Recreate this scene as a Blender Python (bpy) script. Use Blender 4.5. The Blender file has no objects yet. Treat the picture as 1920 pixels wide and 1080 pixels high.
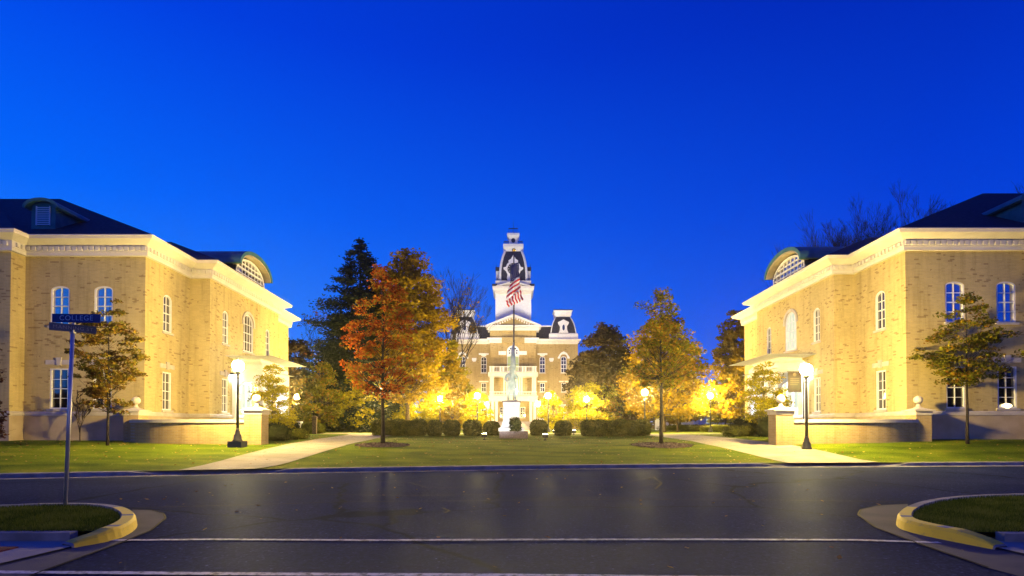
import bpy, bmesh, math, random
import numpy as np
from math import sin, cos, pi, radians, sqrt
from mathutils import Vector
from mathutils.geometry import tessellate_polygon

# ------------------------------------------------------------------ camera, sky, exposure
S = bpy.context.scene
C = S.collection
FPX, HOR, EYE = 1067.0, 802.0, 1.5
cam = bpy.data.cameras.new('camera'); camo = bpy.data.objects.new('camera', cam); C.objects.link(camo)
cam.sensor_width = 36.0; cam.lens = FPX/1920*36
cam.clip_start = .1; cam.clip_end = 3000
PITCH = 0.9
cam.shift_y = (HOR-540-FPX*math.tan(radians(PITCH)))/1920
camo.location = (0, 0, EYE); camo.rotation_euler = (radians(90+PITCH), 0, 0)
S.camera = camo
S.render.engine = 'CYCLES'
S.cycles.use_denoising = True
S.cycles.max_bounces = 5; S.cycles.diffuse_bounces = 2; S.cycles.glossy_bounces = 3
S.cycles.transparent_max_bounces = 6
S.cycles.sample_clamp_indirect = 4.0
S.cycles.sample_clamp_direct = 0
S.cycles.use_light_tree = True
S.view_settings.view_transform = 'Standard'; S.view_settings.look = 'None'
S.view_settings.exposure = 0; S.view_settings.gamma = 1

W = bpy.data.worlds.new('World'); S.world = W; W.use_nodes = True
nt = W.node_tree; nt.nodes.clear()
tc = nt.nodes.new('ShaderNodeTexCoord'); sp = nt.nodes.new('ShaderNodeSeparateXYZ')
nt.links.new(tc.outputs['Generated'], sp.inputs[0])
def ramp(tree, src, stops, interp='LINEAR'):
    r = tree.nodes.new('ShaderNodeValToRGB'); r.color_ramp.interpolation = interp
    e = r.color_ramp.elements
    while len(e) < len(stops): e.new(.5)
    for i, (p, c) in enumerate(stops):
        e[i].position = p; e[i].color = (*c, 1) if len(c) == 3 else c
    tree.links.new(src, r.inputs[0]); return r
left = ramp(nt, sp.outputs[2], [(0, (.040,.30,1.0)), (.12, (.022,.245,1.0)), (.33, (.001,.135,.97)), (.55, (0,.055,.80)), (1, (0,.022,.48))])
right = ramp(nt, sp.outputs[2], [(0, (.010,.13,.92)), (.15, (.002,.075,.80)), (.36, (0,.045,.66)), (.58, (0,.017,.43)), (1, (0,.008,.28))])
mr = nt.nodes.new('ShaderNodeMapRange'); mr.inputs[1].default_value = -.6; mr.inputs[2].default_value = .55
nt.links.new(sp.outputs[0], mr.inputs[0])
mx = nt.nodes.new('ShaderNodeMix'); mx.data_type = 'RGBA'
nt.links.new(mr.outputs[0], mx.inputs[0]); nt.links.new(left.outputs[0], mx.inputs[6]); nt.links.new(right.outputs[0], mx.inputs[7])
bg = nt.nodes.new('ShaderNodeBackground'); ow = nt.nodes.new('ShaderNodeOutputWorld')
bg.inputs[1].default_value = 1.0
nt.links.new(mx.outputs[2], bg.inputs[0]); nt.links.new(bg.outputs[0], ow.inputs[0])

LAMP_COL = (1.0, .72, .23)

# ------------------------------------------------------------------ materials
def N(t, k, **kw):
    n = t.nodes.new(k)
    for a, b in kw.items():
        if a in ('i',): 
            for ii, vv in b.items(): n.inputs[ii].default_value = vv
        else: setattr(n, a, b)
    return n
def newmat(name):
    m = bpy.data.materials.new(name); m.use_nodes = True
    return m, m.node_tree, m.node_tree.nodes['Principled BSDF']
def noisy(name, c1, c2, scale=3, rough=.8, bump=0, bscale=30, metal=0, detail=6, spec=.12, c3=None):
    m, t, b = newmat(name)
    g = N(t, 'ShaderNodeTexCoord'); n = N(t, 'ShaderNodeTexNoise', i={'Scale': scale, 'Detail': detail})
    t.links.new(g.outputs['Object'], n.inputs['Vector'])
    st = [(.35, c1), (.65, c2)] + ([(.72, c3)] if c3 else [])
    r = ramp(t, n.outputs[0], st); t.links.new(r.outputs[0], b.inputs['Base Color'])
    b.inputs['Roughness'].default_value = rough; b.inputs['Metallic'].default_value = metal
    b.inputs['Specular IOR Level'].default_value = spec
    if bump:
        n2 = N(t, 'ShaderNodeTexNoise', i={'Scale': bscale, 'Detail': 4}); t.links.new(g.outputs['Object'], n2.inputs['Vector'])
        bp = N(t, 'ShaderNodeBump', i={'Strength': bump, 'Distance': .05}); t.links.new(n2.outputs[0], bp.inputs['Height'])
        t.links.new(bp.outputs[0], b.inputs['Normal'])
    return m
def emis(name, col, s):
    m = bpy.data.materials.new(name); m.use_nodes = True; t = m.node_tree; t.nodes.clear()
    e = N(t, 'ShaderNodeEmission', i={0: (*col, 1), 1: s}); o = N(t, 'ShaderNodeOutputMaterial'); t.links.new(e.outputs[0], o.inputs[0])
    return m
def brick_mat(name, a, b_, dark, mortar, bw=.24, bh=.075, thr=.95):
    m, t, b = newmat(name)
    g = N(t, 'ShaderNodeTexCoord'); s = N(t, 'ShaderNodeSeparateXYZ'); t.links.new(g.outputs['Object'], s.inputs[0])
    ad = N(t, 'ShaderNodeMath', operation='ADD'); t.links.new(s.outputs[0], ad.inputs[0]); t.links.new(s.outputs[1], ad.inputs[1])
    cb = N(t, 'ShaderNodeCombineXYZ'); t.links.new(ad.outputs[0], cb.inputs[0]); t.links.new(s.outputs[2], cb.inputs[1])
    br = N(t, 'ShaderNodeTexBrick', i={'Color1': (*a, 1), 'Color2': (*b_, 1), 'Mortar': (*mortar, 1), 'Scale': 1.0, 'Mortar Size': .008, 'Brick Width': bw, 'Row Height': bh, 'Bias': 0.0})
    t.links.new(cb.outputs[0], br.inputs['Vector'])
    # occasional dark clinker bricks, one colour per brick
    rowf = N(t, 'ShaderNodeMath', operation='DIVIDE', i={1: bh}); t.links.new(s.outputs[2], rowf.inputs[0])
    row = N(t, 'ShaderNodeMath', operation='FLOOR'); t.links.new(rowf.outputs[0], row.inputs[0])
    half = N(t, 'ShaderNodeMath', operation='MULTIPLY', i={1: .5}); t.links.new(row.outputs[0], half.inputs[0])
    cf = N(t, 'ShaderNodeMath', operation='DIVIDE', i={1: bw*.95}); t.links.new(ad.outputs[0], cf.inputs[0])
    c2 = N(t, 'ShaderNodeMath', operation='ADD'); t.links.new(cf.outputs[0], c2.inputs[0]); t.links.new(half.outputs[0], c2.inputs[1])
    col = N(t, 'ShaderNodeMath', operation='FLOOR'); t.links.new(c2.outputs[0], col.inputs[0])
    cv = N(t, 'ShaderNodeCombineXYZ'); t.links.new(col.outputs[0], cv.inputs[0]); t.links.new(row.outputs[0], cv.inputs[1])
    wn = N(t, 'ShaderNodeTexWhiteNoise', noise_dimensions='2D'); t.links.new(cv.outputs[0], wn.inputs['Vector'])
    cl = N(t, 'ShaderNodeTexNoise', i={'Scale': .9, 'Detail': 3}); t.links.new(cb.outputs[0], cl.inputs['Vector'])
    m1 = N(t, 'ShaderNodeMath', operation='MULTIPLY_ADD', i={1: .45, 2: -.225}); t.links.new(cl.outputs[0], m1.inputs[0])
    sm = N(t, 'ShaderNodeMath', operation='ADD'); t.links.new(wn.outputs[0], sm.inputs[0]); t.links.new(m1.outputs[0], sm.inputs[1])
    gt = N(t, 'ShaderNodeMath', operation='GREATER_THAN', i={1: thr}); t.links.new(sm.outputs[0], gt.inputs[0])
    mm = N(t, 'ShaderNodeMath', operation='MULTIPLY', i={1: .62}); t.links.new(gt.outputs[0], mm.inputs[0])
    mi = N(t, 'ShaderNodeMix', data_type='RGBA'); t.links.new(mm.outputs[0], mi.inputs[0]); t.links.new(br.outputs[0], mi.inputs[6]); mi.inputs[7].default_value = (*dark, 1)
    # broad weathering
    w = N(t, 'ShaderNodeTexNoise', i={'Scale': .35, 'Detail': 5}); t.links.new(g.outputs['Object'], w.inputs['Vector'])
    wr = ramp(t, w.outputs[0], [(.3, (.86,.86,.86)), (.7, (1.08,1.08,1.08))])
    ml = N(t, 'ShaderNodeMix', data_type='RGBA', blend_type='MULTIPLY', i={0: 1.0}); t.links.new(mi.outputs[2], ml.inputs[6]); t.links.new(wr.outputs[0], ml.inputs[7])
    sm_ = N(t, 'ShaderNodeMapping'); sm_.inputs['Scale'].default_value = (2.2, 2.2, .22); t.links.new(g.outputs['Object'], sm_.inputs[0])
    w2 = N(t, 'ShaderNodeTexNoise', i={'Scale': 1.0, 'Detail': 6, 'Roughness': .65}); t.links.new(sm_.outputs[0], w2.inputs['Vector'])
    wr2 = ramp(t, w2.outputs[0], [(.32, (.80,.77,.72)), (.5, (1,1,1)), (.7, (1.05,1.04,1.02))])
    m4 = N(t, 'ShaderNodeMix', data_type='RGBA', blend_type='MULTIPLY', i={0: 1.0}); t.links.new(ml.outputs[2], m4.inputs[6]); t.links.new(wr2.outputs[0], m4.inputs[7]); ml = m4
    t.links.new(ml.outputs[2], b.inputs['Base Color']); b.inputs['Roughness'].default_value = .85; b.inputs['Specular IOR Level'].default_value = .08
    bp = N(t, 'ShaderNodeBump', i={'Strength': .35, 'Distance': .01}); t.links.new(br.outputs['Fac'], bp.inputs['Height']); bp.invert = True
    t.links.new(bp.outputs[0], b.inputs['Normal'])
    return m
def leaf_mat(name, cols, scale=.6, trans=.35):
    m = bpy.data.materials.new(name); m.use_nodes = True; t = m.node_tree; t.nodes.clear()
    g = N(t, 'ShaderNodeNewGeometry'); tc = N(t, 'ShaderNodeTexCoord')
    n = N(t, 'ShaderNodeTexNoise', i={'Scale': scale, 'Detail': 3}); t.links.new(tc.outputs['Object'], n.inputs['Vector'])
    a = N(t, 'ShaderNodeMath', operation='MULTIPLY_ADD', i={1: .5, 2: -.25}); t.links.new(g.outputs['Random Per Island'], a.inputs[0])
    b = N(t, 'ShaderNodeMath', operation='ADD'); t.links.new(n.outputs[0], b.inputs[0]); t.links.new(a.outputs[0], b.inputs[1])
    k = len(cols); r = ramp(t, b.outputs[0], [(.25+.5*i/(k-1), c) for i, c in enumerate(cols)])
    d = N(t, 'ShaderNodeBsdfDiffuse'); tr = N(t, 'ShaderNodeBsdfTranslucent'); mx = N(t, 'ShaderNodeMixShader', i={0: trans}); o = N(t, 'ShaderNodeOutputMaterial')
    t.links.new(r.outputs[0], d.inputs[0]); t.links.new(r.outputs[0], tr.inputs[0])
    t.links.new(d.outputs[0], mx.inputs[1]); t.links.new(tr.outputs[0], mx.inputs[2]); t.links.new(mx.outputs[0], o.inputs[0])
    return m

M = {}
M['brick'] = brick_mat('tan_brick', (.60,.48,.20), (.52,.41,.165), (.25,.16,.07), (.54,.45,.25))
M['brick_wall'] = brick_mat('garden_brick', (.48,.34,.14), (.39,.27,.11), (.16,.10,.06), (.42,.35,.25), thr=1.05)
M['hall_brick'] = brick_mat('hall_brick', (.46,.34,.14), (.40,.29,.115), (.15,.10,.06), (.33,.27,.18), bw=.4, bh=.13, thr=.97)
M['stone'] = noisy('limestone', (.50,.45,.38), (.60,.55,.47), 2.2, .85, .15, 40)
M['stone_base'] = noisy('stone_base', (.42,.33,.21), (.52,.42,.28), 1.3, .85, .15, 30)
M['trim'] = noisy('cream_trim', (.74,.69,.60), (.82,.77,.68), 1.5, .6, .05, 20)
M['white'] = noisy('white_paint', (.76,.76,.74), (.84,.84,.82), 2.5, .55)
M['roof'] = noisy('dark_roof', (.016,.022,.03), (.035,.045,.055), 6, .75, .3, 14)
M['copper'] = noisy('teal_metal', (.05,.15,.15), (.08,.21,.20), 2.0, .5, metal=.2)
M['soffit'] = noisy('beige_soffit', (.42,.36,.24), (.50,.43,.30), 2, .7)
M['slate'] = noisy('slate', (.025,.026,.035), (.06,.06,.075), 5, .6, .4, 8)
M['concrete'] = noisy('concrete', (.05,.052,.068), (.08,.08,.092), 1.2, .85, .25, 60, detail=9)
M['kerb'] = noisy('kerb_concrete', (.17,.165,.16), (.28,.27,.26), 2.5, .85, .3, 50, detail=9)
M['walk'] = noisy('walk_concrete', (.25,.22,.175), (.33,.295,.24), .9, .85, .2, 50, detail=9)
M['black'] = noisy('black_paint', (.012,.012,.013), (.02,.02,.021), 8, .35, spec=.5)
M['bark'] = noisy('bark', (.05,.035,.025), (.11,.08,.055), 9, .9, .6, 25)
M['bark_dark'] = noisy('dark_bark', (.022,.018,.016), (.05,.04,.032), 9, .9, .5, 25)
M['mulch'] = noisy('mulch', (.05,.035,.03), (.16,.12,.10), 14, .95, 1.0, 40)
M['bronze'] = noisy('verdigris_bronze', (.34,.46,.42), (.60,.70,.66), 3, .6, .2, 20)
M['granite'] = noisy('grey_granite', (.62,.63,.62), (.72,.73,.72), 12, .6)
M['plinth'] = noisy('brown_granite', (.13,.10,.11), (.20,.16,.17), 12, .6)
M['steel'] = noisy('galvanised_steel', (.42,.43,.45), (.55,.56,.58), 6, .4, metal=.6)
M['sign_blue'] = noisy('sign_blue', (.004,.035,.17), (.006,.045,.20), 5, .4)
M['sign_grey'] = noisy('sign_grey', (.10,.11,.12), (.14,.15,.16), 5, .45)
M['letter'] = noisy('letter_pale', (.16,.34,.55), (.2,.4,.6), 5, .5)
M['letter_grey'] = noisy('letter_cream', (.34,.32,.27), (.38,.36,.31), 5, .5)
M['gold'] = noisy('gold', (.75,.50,.12), (.8,.55,.15), 4, .25, metal=.9)
M['banner'] = noisy('maroon_banner', (.022,.008,.009), (.032,.013,.013), 3, .8)
M['interior'] = noisy('dark_interior', (.02,.018,.015), (.04,.03,.025), 3, .9)
M['cap'] = noisy('cap_stone', (.56,.50,.40), (.66,.60,.49), 3, .8)
M['yard_light'] = noisy('fixture_metal', (.03,.03,.03), (.05,.05,.05), 3, .5)
M['red_pad'] = noisy('tactile_pad', (.13,.03,.025), (.18,.045,.035), 9, .8, .8, 60)
M['litter'] = leaf_mat('fallen_leaves', [(.35,.20,.05), (.45,.33,.10), (.25,.12,.05), (.5,.42,.2)])

def glass(name, col, rough=.04):
    m, t, b = newmat(name)
    b.inputs['Base Color'].default_value = (*col, 1); b.inputs['Roughness'].default_value = rough
    b.inputs['Specular IOR Level'].default_value = 1.0; b.inputs['IOR'].default_value = 1.9
    g = N(t, 'ShaderNodeTexCoord'); n = N(t, 'ShaderNodeTexNoise', i={'Scale': 1.2, 'Detail': 1}); t.links.new(g.outputs['Object'], n.inputs['Vector'])
    bp = N(t, 'ShaderNodeBump', i={'Strength': .12, 'Distance': .05}); t.links.new(n.outputs[0], bp.inputs['Height']); t.links.new(bp.outputs[0], b.inputs['Normal'])
    return m
M['glass'] = glass('window_glass', (.018,.016,.014))
M['glass_sky'] = glass('sky_boost_glass', (.03,.035,.04)); M['glass_sky'].node_tree.nodes['Principled BSDF'].inputs['IOR'].default_value = 3.0  # index raised to strengthen the sky reflection in these panes
M['lit'] = emis('lit_window', (.85, .95, .78), .85)
M['lit_dim'] = emis('lit_window_dim', (.75, .80, .35), .75)
M['globe'] = emis('lamp_globe', LAMP_COL, 3300)
M['globe_far'] = emis('lamp_globe_far', LAMP_COL, 330)
M['spotglass'] = emis('flood_lens', (1, .85, .55), 60)
M['porchlight'] = emis('porch_light', (.86, .94, 1.0), 260)
M['deskglow'] = emis('desk_lamp_shade', (1, .80, .40), 5)

# grass
def grass_mat():
    m, t, b = newmat('lawn_grass')
    g = N(t, 'ShaderNodeTexCoord')
    n1 = N(t, 'ShaderNodeTexNoise', i={'Scale': .45, 'Detail': 6}); n2 = N(t, 'ShaderNodeTexNoise', i={'Scale': 14, 'Detail': 8, 'Roughness': .75})
    mp = N(t, 'ShaderNodeMapping'); mp.inputs['Scale'].default_value = (1, 2.2, 1)
    t.links.new(g.outputs['Object'], mp.inputs[0])
    t.links.new(mp.outputs[0], n1.inputs['Vector']); t.links.new(mp.outputs[0], n2.inputs['Vector'])
    a = N(t, 'ShaderNodeMath', operation='MULTIPLY_ADD', i={1: .5}); t.links.new(n1.outputs[0], a.inputs[0])
    h = N(t, 'ShaderNodeMath', operation='MULTIPLY', i={1: .5}); t.links.new(n2.outputs[0], h.inputs[0]); t.links.new(h.outputs[0], a.inputs[2])
    r = ramp(t, a.outputs[0], [(.36, (.026,.052,.002)), (.47, (.078,.120,.003)), (.56, (.135,.175,.006)), (.66, (.24,.22,.02))])
    t.links.new(r.outputs[0], b.inputs['Base Color']); b.inputs['Roughness'].default_value = .95; b.inputs['Specular IOR Level'].default_value = .1
    bp = N(t, 'ShaderNodeBump', i={'Strength': 1.0, 'Distance': .06}); t.links.new(n2.outputs[0], bp.inputs['Height']); t.links.new(bp.outputs[0], b.inputs['Normal'])
    return m
M['grass'] = grass_mat()
M['blade'] = leaf_mat('grass_blade', [(.03,.055,.008), (.07,.10,.012), (.12,.14,.03)], 1.5, .3)
def asphalt_mat():
    m, t, b = newmat('asphalt')
    g = N(t, 'ShaderNodeTexCoord')
    n1 = N(t, 'ShaderNodeTexNoise', i={'Scale': .35, 'Detail': 7}); n2 = N(t, 'ShaderNodeTexNoise', i={'Scale': 45, 'Detail': 6, 'Roughness': .8})
    v = N(t, 'ShaderNodeTexVoronoi', i={'Scale': 38})
    for x in (n1, n2, v): t.links.new(g.outputs['Object'], x.inputs['Vector'])
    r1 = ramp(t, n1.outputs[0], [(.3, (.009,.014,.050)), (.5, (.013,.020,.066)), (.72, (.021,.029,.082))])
    wr = ramp(t, v.outputs['Color'], [(.0, (.55,.55,.55)), (.75, (1.1,1.1,1.1)), (.90, (1.9,1.8,1.7)), (1, (5.5,5.0,4.4))])
    ml = N(t, 'ShaderNodeMix', data_type='RGBA', blend_type='MULTIPLY', i={0: 1.0}); t.links.new(r1.outputs[0], ml.inputs[6]); t.links.new(wr.outputs[0], ml.inputs[7])
    # tar-sealed and open cracks
    n3 = N(t, 'ShaderNodeTexNoise', i={'Scale': 13, 'Detail': 5, 'Roughness': .8}); t.links.new(g.outputs['Object'], n3.inputs['Vector'])
    r3 = ramp(t, n3.outputs[0], [(.32, (.45,.45,.45)), (.5, (1,1,1)), (.66, (1.7,1.65,1.6)), (.76, (3.2,3,2.8))])
    m3 = N(t, 'ShaderNodeMix', data_type='RGBA', blend_type='MULTIPLY', i={0: 1.0}); t.links.new(ml.outputs[2], m3.inputs[6]); t.links.new(r3.outputs[0], m3.inputs[7]); ml = m3
    w = N(t, 'ShaderNodeTexNoise', i={'Scale': .8, 'Detail': 5}); t.links.new(g.outputs['Object'], w.inputs['Vector'])
    mp = N(t, 'ShaderNodeMix', data_type='RGBA', blend_type='LINEAR_LIGHT', i={0: .35}); t.links.new(g.outputs['Object'], mp.inputs[6]); t.links.new(w.outputs[1], mp.inputs[7])
    vc = N(t, 'ShaderNodeTexVoronoi', feature='DISTANCE_TO_EDGE', i={'Scale': .16}); t.links.new(mp.outputs[2], vc.inputs['Vector'])
    cr = ramp(t, vc.outputs['Distance'], [(.0, (.2,.2,.2)), (.005, (.35,.35,.35)), (.009, (1,1,1))])
    m2 = N(t, 'ShaderNodeMix', data_type='RGBA', blend_type='MULTIPLY', i={0: 1.0}); t.links.new(ml.outputs[2], m2.inputs[6]); t.links.new(cr.outputs[0], m2.inputs[7])
    t.links.new(m2.outputs[2], b.inputs['Base Color'])
    rr = N(t, 'ShaderNodeMapRange', i={1: .3, 2: .7, 3: .30, 4: .44}); t.links.new(n1.outputs[0], rr.inputs[0]); t.links.new(rr.outputs[0], b.inputs['Roughness'])
    b.inputs['Specular IOR Level'].default_value = 0
    bp = N(t, 'ShaderNodeBump', i={'Strength': 1.0, 'Distance': .03}); t.links.new(n2.outputs[0], bp.inputs['Height']); t.links.new(bp.outputs[0], b.inputs['Normal'])
    gl = N(t, 'ShaderNodeBsdfGlossy', i={'Color': (.62,.72,1,1)}); t.links.new(rr.outputs[0], gl.inputs['Roughness']); t.links.new(bp.outputs[0], gl.inputs['Normal'])
    ms = N(t, 'ShaderNodeMixShader', i={0: .022}); t.links.new(b.outputs[0], ms.inputs[1]); t.links.new(gl.outputs[0], ms.inputs[2])
    t.links.new(ms.outputs[0], t.nodes['Material Output'].inputs[0])
    return m
M['asphalt'] = asphalt_mat()
M['tar'] = noisy('tar_seam', (.006,.006,.008), (.012,.012,.014), 10, .7, spec=.03)
def paint_mat(name, col, under, thr=(.36,.47), rough=.7):
    m, t, b = newmat(name)
    g = N(t, 'ShaderNodeTexCoord'); n = N(t, 'ShaderNodeTexNoise', i={'Scale': 9, 'Detail': 9, 'Roughness': .75}); t.links.new(g.outputs['Object'], n.inputs['Vector'])
    r = ramp(t, n.outputs[0], [(thr[0], under), (thr[1], col)]); t.links.new(r.outputs[0], b.inputs['Base Color']); b.inputs['Roughness'].default_value = rough
    return m
M['road_paint'] = paint_mat('worn_white_paint', (.50,.50,.50), (.07,.07,.08), (.40,.54))
M['yellow_paint'] = paint_mat('worn_yellow_paint', (.66,.47,.02), (.36,.28,.06), (.33, .45))

# ------------------------------------------------------------------ helpers
def link(o, parent=None):
    C.objects.link(o)
    if parent is not None: o.parent = parent
    return o
def tag(o, label=None, cat=None, group=None, kind=None):
    if label: o['label'] = label
    if cat: o['category'] = cat
    if group: o['group'] = group
    if kind: o['kind'] = kind
    return o
def empty(name, loc, label, cat, group=None):
    o = bpy.data.objects.new(name, None); o.location = loc; o.empty_display_size = .3
    C.objects.link(o); return tag(o, label, cat, group)
def root_loc(p):
    v = Vector((0,0,0))
    while p is not None: v += Vector(p.location); p = p.parent
    return v
def copy_tree(o, parent=None):
    c = o.copy(); C.objects.link(c); c.parent = parent
    for ch in list(o.children): copy_tree(ch, c)
    return c

class MB:
    def __init__(s, T=None): s.v = []; s.f = []; s.m = []; s.T = T; s.sm = []
    def add(s, vs, fs, mi=0, smooth=False):
        o = len(s.v)
        s.v += [tuple(v) for v in vs]
        for f in fs: s.f.append([i+o for i in f]); s.m.append(mi); s.sm.append(smooth)
    def box(s, x0, x1, y0, y1, z0, z1, mi=0):
        s.add([(x0,y0,z0),(x1,y0,z0),(x1,y1,z0),(x0,y1,z0),(x0,y0,z1),(x1,y0,z1),(x1,y1,z1),(x0,y1,z1)],
              [(0,3,2,1),(4,5,6,7),(0,1,5,4),(1,2,6,5),(2,3,7,6),(3,0,4,7)], mi)
    def lathe(s, cx, cy, prof, n=16, mi=0, smooth=True):
        vs = []; fs = []
        for r, z in prof:
            for k in range(n): vs.append((cx+r*cos(2*pi*k/n), cy+r*sin(2*pi*k/n), z))
        for j in range(len(prof)-1):
            for k in range(n): fs.append((j*n+k, j*n+(k+1)%n, (j+1)*n+(k+1)%n, (j+1)*n+k))
        fs.append(tuple(range(n))[::-1]); fs.append(tuple((len(prof)-1)*n+k for k in range(n)))
        s.add(vs, fs, mi, smooth)
    def sqlathe(s, cx, cy, prof, mi=0, ry=1.0):   # square-plan stack
        vs = []; fs = []
        for r, z in prof: vs += [(cx-r,cy-r*ry,z),(cx+r,cy-r*ry,z),(cx+r,cy+r*ry,z),(cx-r,cy+r*ry,z)]
        for j in range(len(prof)-1):
            for k in range(4): fs.append((j*4+k, j*4+(k+1)%4, (j+1)*4+(k+1)%4, (j+1)*4+k))
        fs.append((3,2,1,0)); q = 4*(len(prof)-1); fs.append((q,q+1,q+2,q+3)); s.add(vs, fs, mi)
    def tube(s, pts, rad, n=6, mi=0):
        P = [Vector(p) for p in pts]; vs = []; fs = []
        for i, p in enumerate(P):
            d = (P[min(i+1, len(P)-1)]-P[max(i-1, 0)]); d = d.normalized() if d.length > 1e-9 else Vector((0,0,1))
            a = d.cross(Vector((.3,1,.1))); a = a.normalized() if a.length > 1e-6 else Vector((1,0,0)); b = d.cross(a)
            r = rad[i] if hasattr(rad, '__len__') else rad
            for k in range(n): vs.append(p+a*(r*cos(2*pi*k/n))+b*(r*sin(2*pi*k/n)))
        for j in range(len(P)-1):
            for k in range(n): fs.append((j*n+k, j*n+(k+1)%n, (j+1)*n+(k+1)%n, (j+1)*n+k))
        fs.append(tuple(range(n))[::-1]); fs.append(tuple((len(P)-1)*n+k for k in range(n)))
        s.add(vs, fs, mi, True)
    def extr(s, poly, fn, a, b, mi=0):   # closed prism: poly in (p,q), fn(p,q,depth)->xyz
        n = len(poly); vs = [fn(p,q,a) for p,q in poly]+[fn(p,q,b) for p,q in poly]
        s.add(vs, [tuple(range(n)), tuple(range(2*n-1,n-1,-1))]+[(i,(i+1)%n,(i+1)%n+n,i+n) for i in range(n)], mi)
    def build(s, name, mats, parent=None, label=None, fix=True):
        if not isinstance(mats, (list, tuple)): mats = [mats]
        off = root_loc(parent) if parent is not None else Vector((0,0,0))
        V = [s.T(*v) for v in s.v] if s.T else s.v
        me = bpy.data.meshes.new(name)
        me.from_pydata([(v[0]-off[0], v[1]-off[1], v[2]-off[2]) for v in V], [], s.f)
        for m in mats: me.materials.append(m)
        me.polygons.foreach_set('material_index', s.m); me.polygons.foreach_set('use_smooth', s.sm)
        me.update()
        if fix and len(s.f) < 20000:
            bm = bmesh.new(); bm.from_mesh(me); bmesh.ops.recalc_face_normals(bm, faces=bm.faces); bm.to_mesh(me); bm.free()
        o = link(bpy.data.objects.new(name, me), parent)
        if label: o['label'] = label
        return o

# ground -----------------------------------------------------------
CURB = [(-400,-40),(-60,6),(-40,11.0),(-15.1,16.8),(-8.1,18.8),(0,20.5),(10.7,21.9),(19.9,22.6),(50,23.5),(400,25)]
PROF = [(0,.13),(.4,.14),(4.5,.45),(6.5,.60),(8.5,.70),(14.5,.84),(19.5,.93),(40,1.05),(95,1.2),(600,1.3),(3000,1.3)]
def curbY(x): return float(np.interp(x, [c[0] for c in CURB], [c[1] for c in CURB]))
def sstep(a, b, x): t = min(1, max(0, (x-a)/(b-a))); return t*t*(3-2*t)
def gh(x, y):
    t = y-curbY(x)
    if t < 0: return 0.0
    z = float(np.interp(t, [p[0] for p in PROF], [p[1] for p in PROF]))
    z += .36*sstep(7, 17, x)*sstep(.5, 5.5, t)*(1-sstep(9, 25, t))
    return z
def at(px, py, z=None):
    """the point of the ground (or of a level plane z) seen at photo pixel px,py"""
    if z is not None:
        d = (EYE-z)*FPX/(py-HOR); return Vector(((px-960)/FPX*d, d, z))
    d = 8.0
    while d < 400:
        x = (px-960)/FPX*d
        if EYE-(py-HOR)/FPX*d <= gh(x, d): break
        d += .05
    x = (px-960)/FPX*d
    return Vector((x, d, gh(x, d)))

def struct(o, kind='structure'): o['kind'] = kind; return o
# terrain sheet with lawns, finer near the street, reaches the horizon
def terrain():
    xs = sorted(set([-1500,-700,-350,-200,-120,-80] + list(np.arange(-60, 60.1, 1.5)) + [80,120,200,350,700,1500]))
    ts = [0,.25,.5,1,1.8,2.6,3.5,4.5,5.5,6.5,7.5,8.5,10,12,14.5,17,19.5,23,28,34,40,50,60,75,95,130,180,300,600,1500]
    mb = MB(); vs = []; nx = len(xs); fs = []
    for t in ts:
        for x in xs:
            y = curbY(x)+t+.16
            vs.append((x, y, gh(x, y)))
    for j in range(len(ts)-1):
        for i in range(nx-1): fs.append((j*nx+i, j*nx+i+1, (j+1)*nx+i+1, (j+1)*nx+i))
    mb.add(vs, fs, 0, True); return struct(mb.build('lawn', M['grass'], fix=False))
terrain()
mb = MB(); mb.add([(-1500,-1500,-.01),(1500,-1500,-.01),(1500,60,-.01),(-1500,60,-.01)], [(0,1,2,3)])
struct(mb.build('ground', M['grass'], fix=False))
mb = MB()
xs = [-60,-40,-15.1,-8.1,0,10.7,19.9,50,80]
vs = []
for x in xs: vs += [(x, -3 if abs(x) > 8 else -30, .0), (x, curbY(x), .0)]
mb.add([(x, 2.0, 0) for x in xs]+[(x, curbY(x), 0) for x in xs], [(i,i+1,i+1+len(xs),i+len(xs)) for i in range(len(xs)-1)])
mb.add([(-60,-6,0),(80,-6,0),(80,2,0),(-60,2,0)], [(0,1,2,3)])
struct(mb.build('road', M['asphalt'], fix=False))

def strip(name, L, R, mat, dz=.012, n=28, drape=True, kind='structure'):
    """a draped sheet between two ground polylines"""
    def rs(P, n):
        d = [0]
        for i in range(1, len(P)): d.append(d[-1]+(P[i]-P[i-1]).length)
        u = np.linspace(0, d[-1], n); return [[float(np.interp(q, d, [p[k] for p in P])) for k in range(2)] for q in u]
    A = rs(L, n); B = rs(R, n); vs = []; fs = []; K = 5
    for a, b in zip(A, B):
        for k in range(K):
            x = a[0]+(b[0]-a[0])*k/(K-1); y = a[1]+(b[1]-a[1])*k/(K-1)
            vs.append((x, y, (gh(x, y) if drape else 0)+dz))
    for j in range(n-1):
        for k in range(K-1): fs.append((j*K+k, j*K+k+1, (j+1)*K+k+1, (j+1)*K+k))
    m = MB(); m.add(vs, fs, 0, True); o = m.build(name, mat, fix=False); o['kind'] = kind
    if len(L) > 5:
        jb = MB()
        for j in range(1, n-1, 1):
            a, b = Vector(A[j]), Vector(B[j]); q = 6; row = []
            dd = (Vector(A[j+1])-a).normalized()*.02
            for k in range(q+1):
                p = a.lerp(b, k/q); row += [(p.x-dd.x, p.y-dd.y, gh(p.x, p.y)+dz+.006), (p.x+dd.x, p.y+dd.y, gh(p.x, p.y)+dz+.006)]
            jb.add(row, [(2*k, 2*k+1, 2*k+3, 2*k+2) for k in range(q)])
        struct(jb.build('path_joints', M['tar'], fix=False))
    return o
G = lambda pts: [at(*p) for p in pts]
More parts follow.
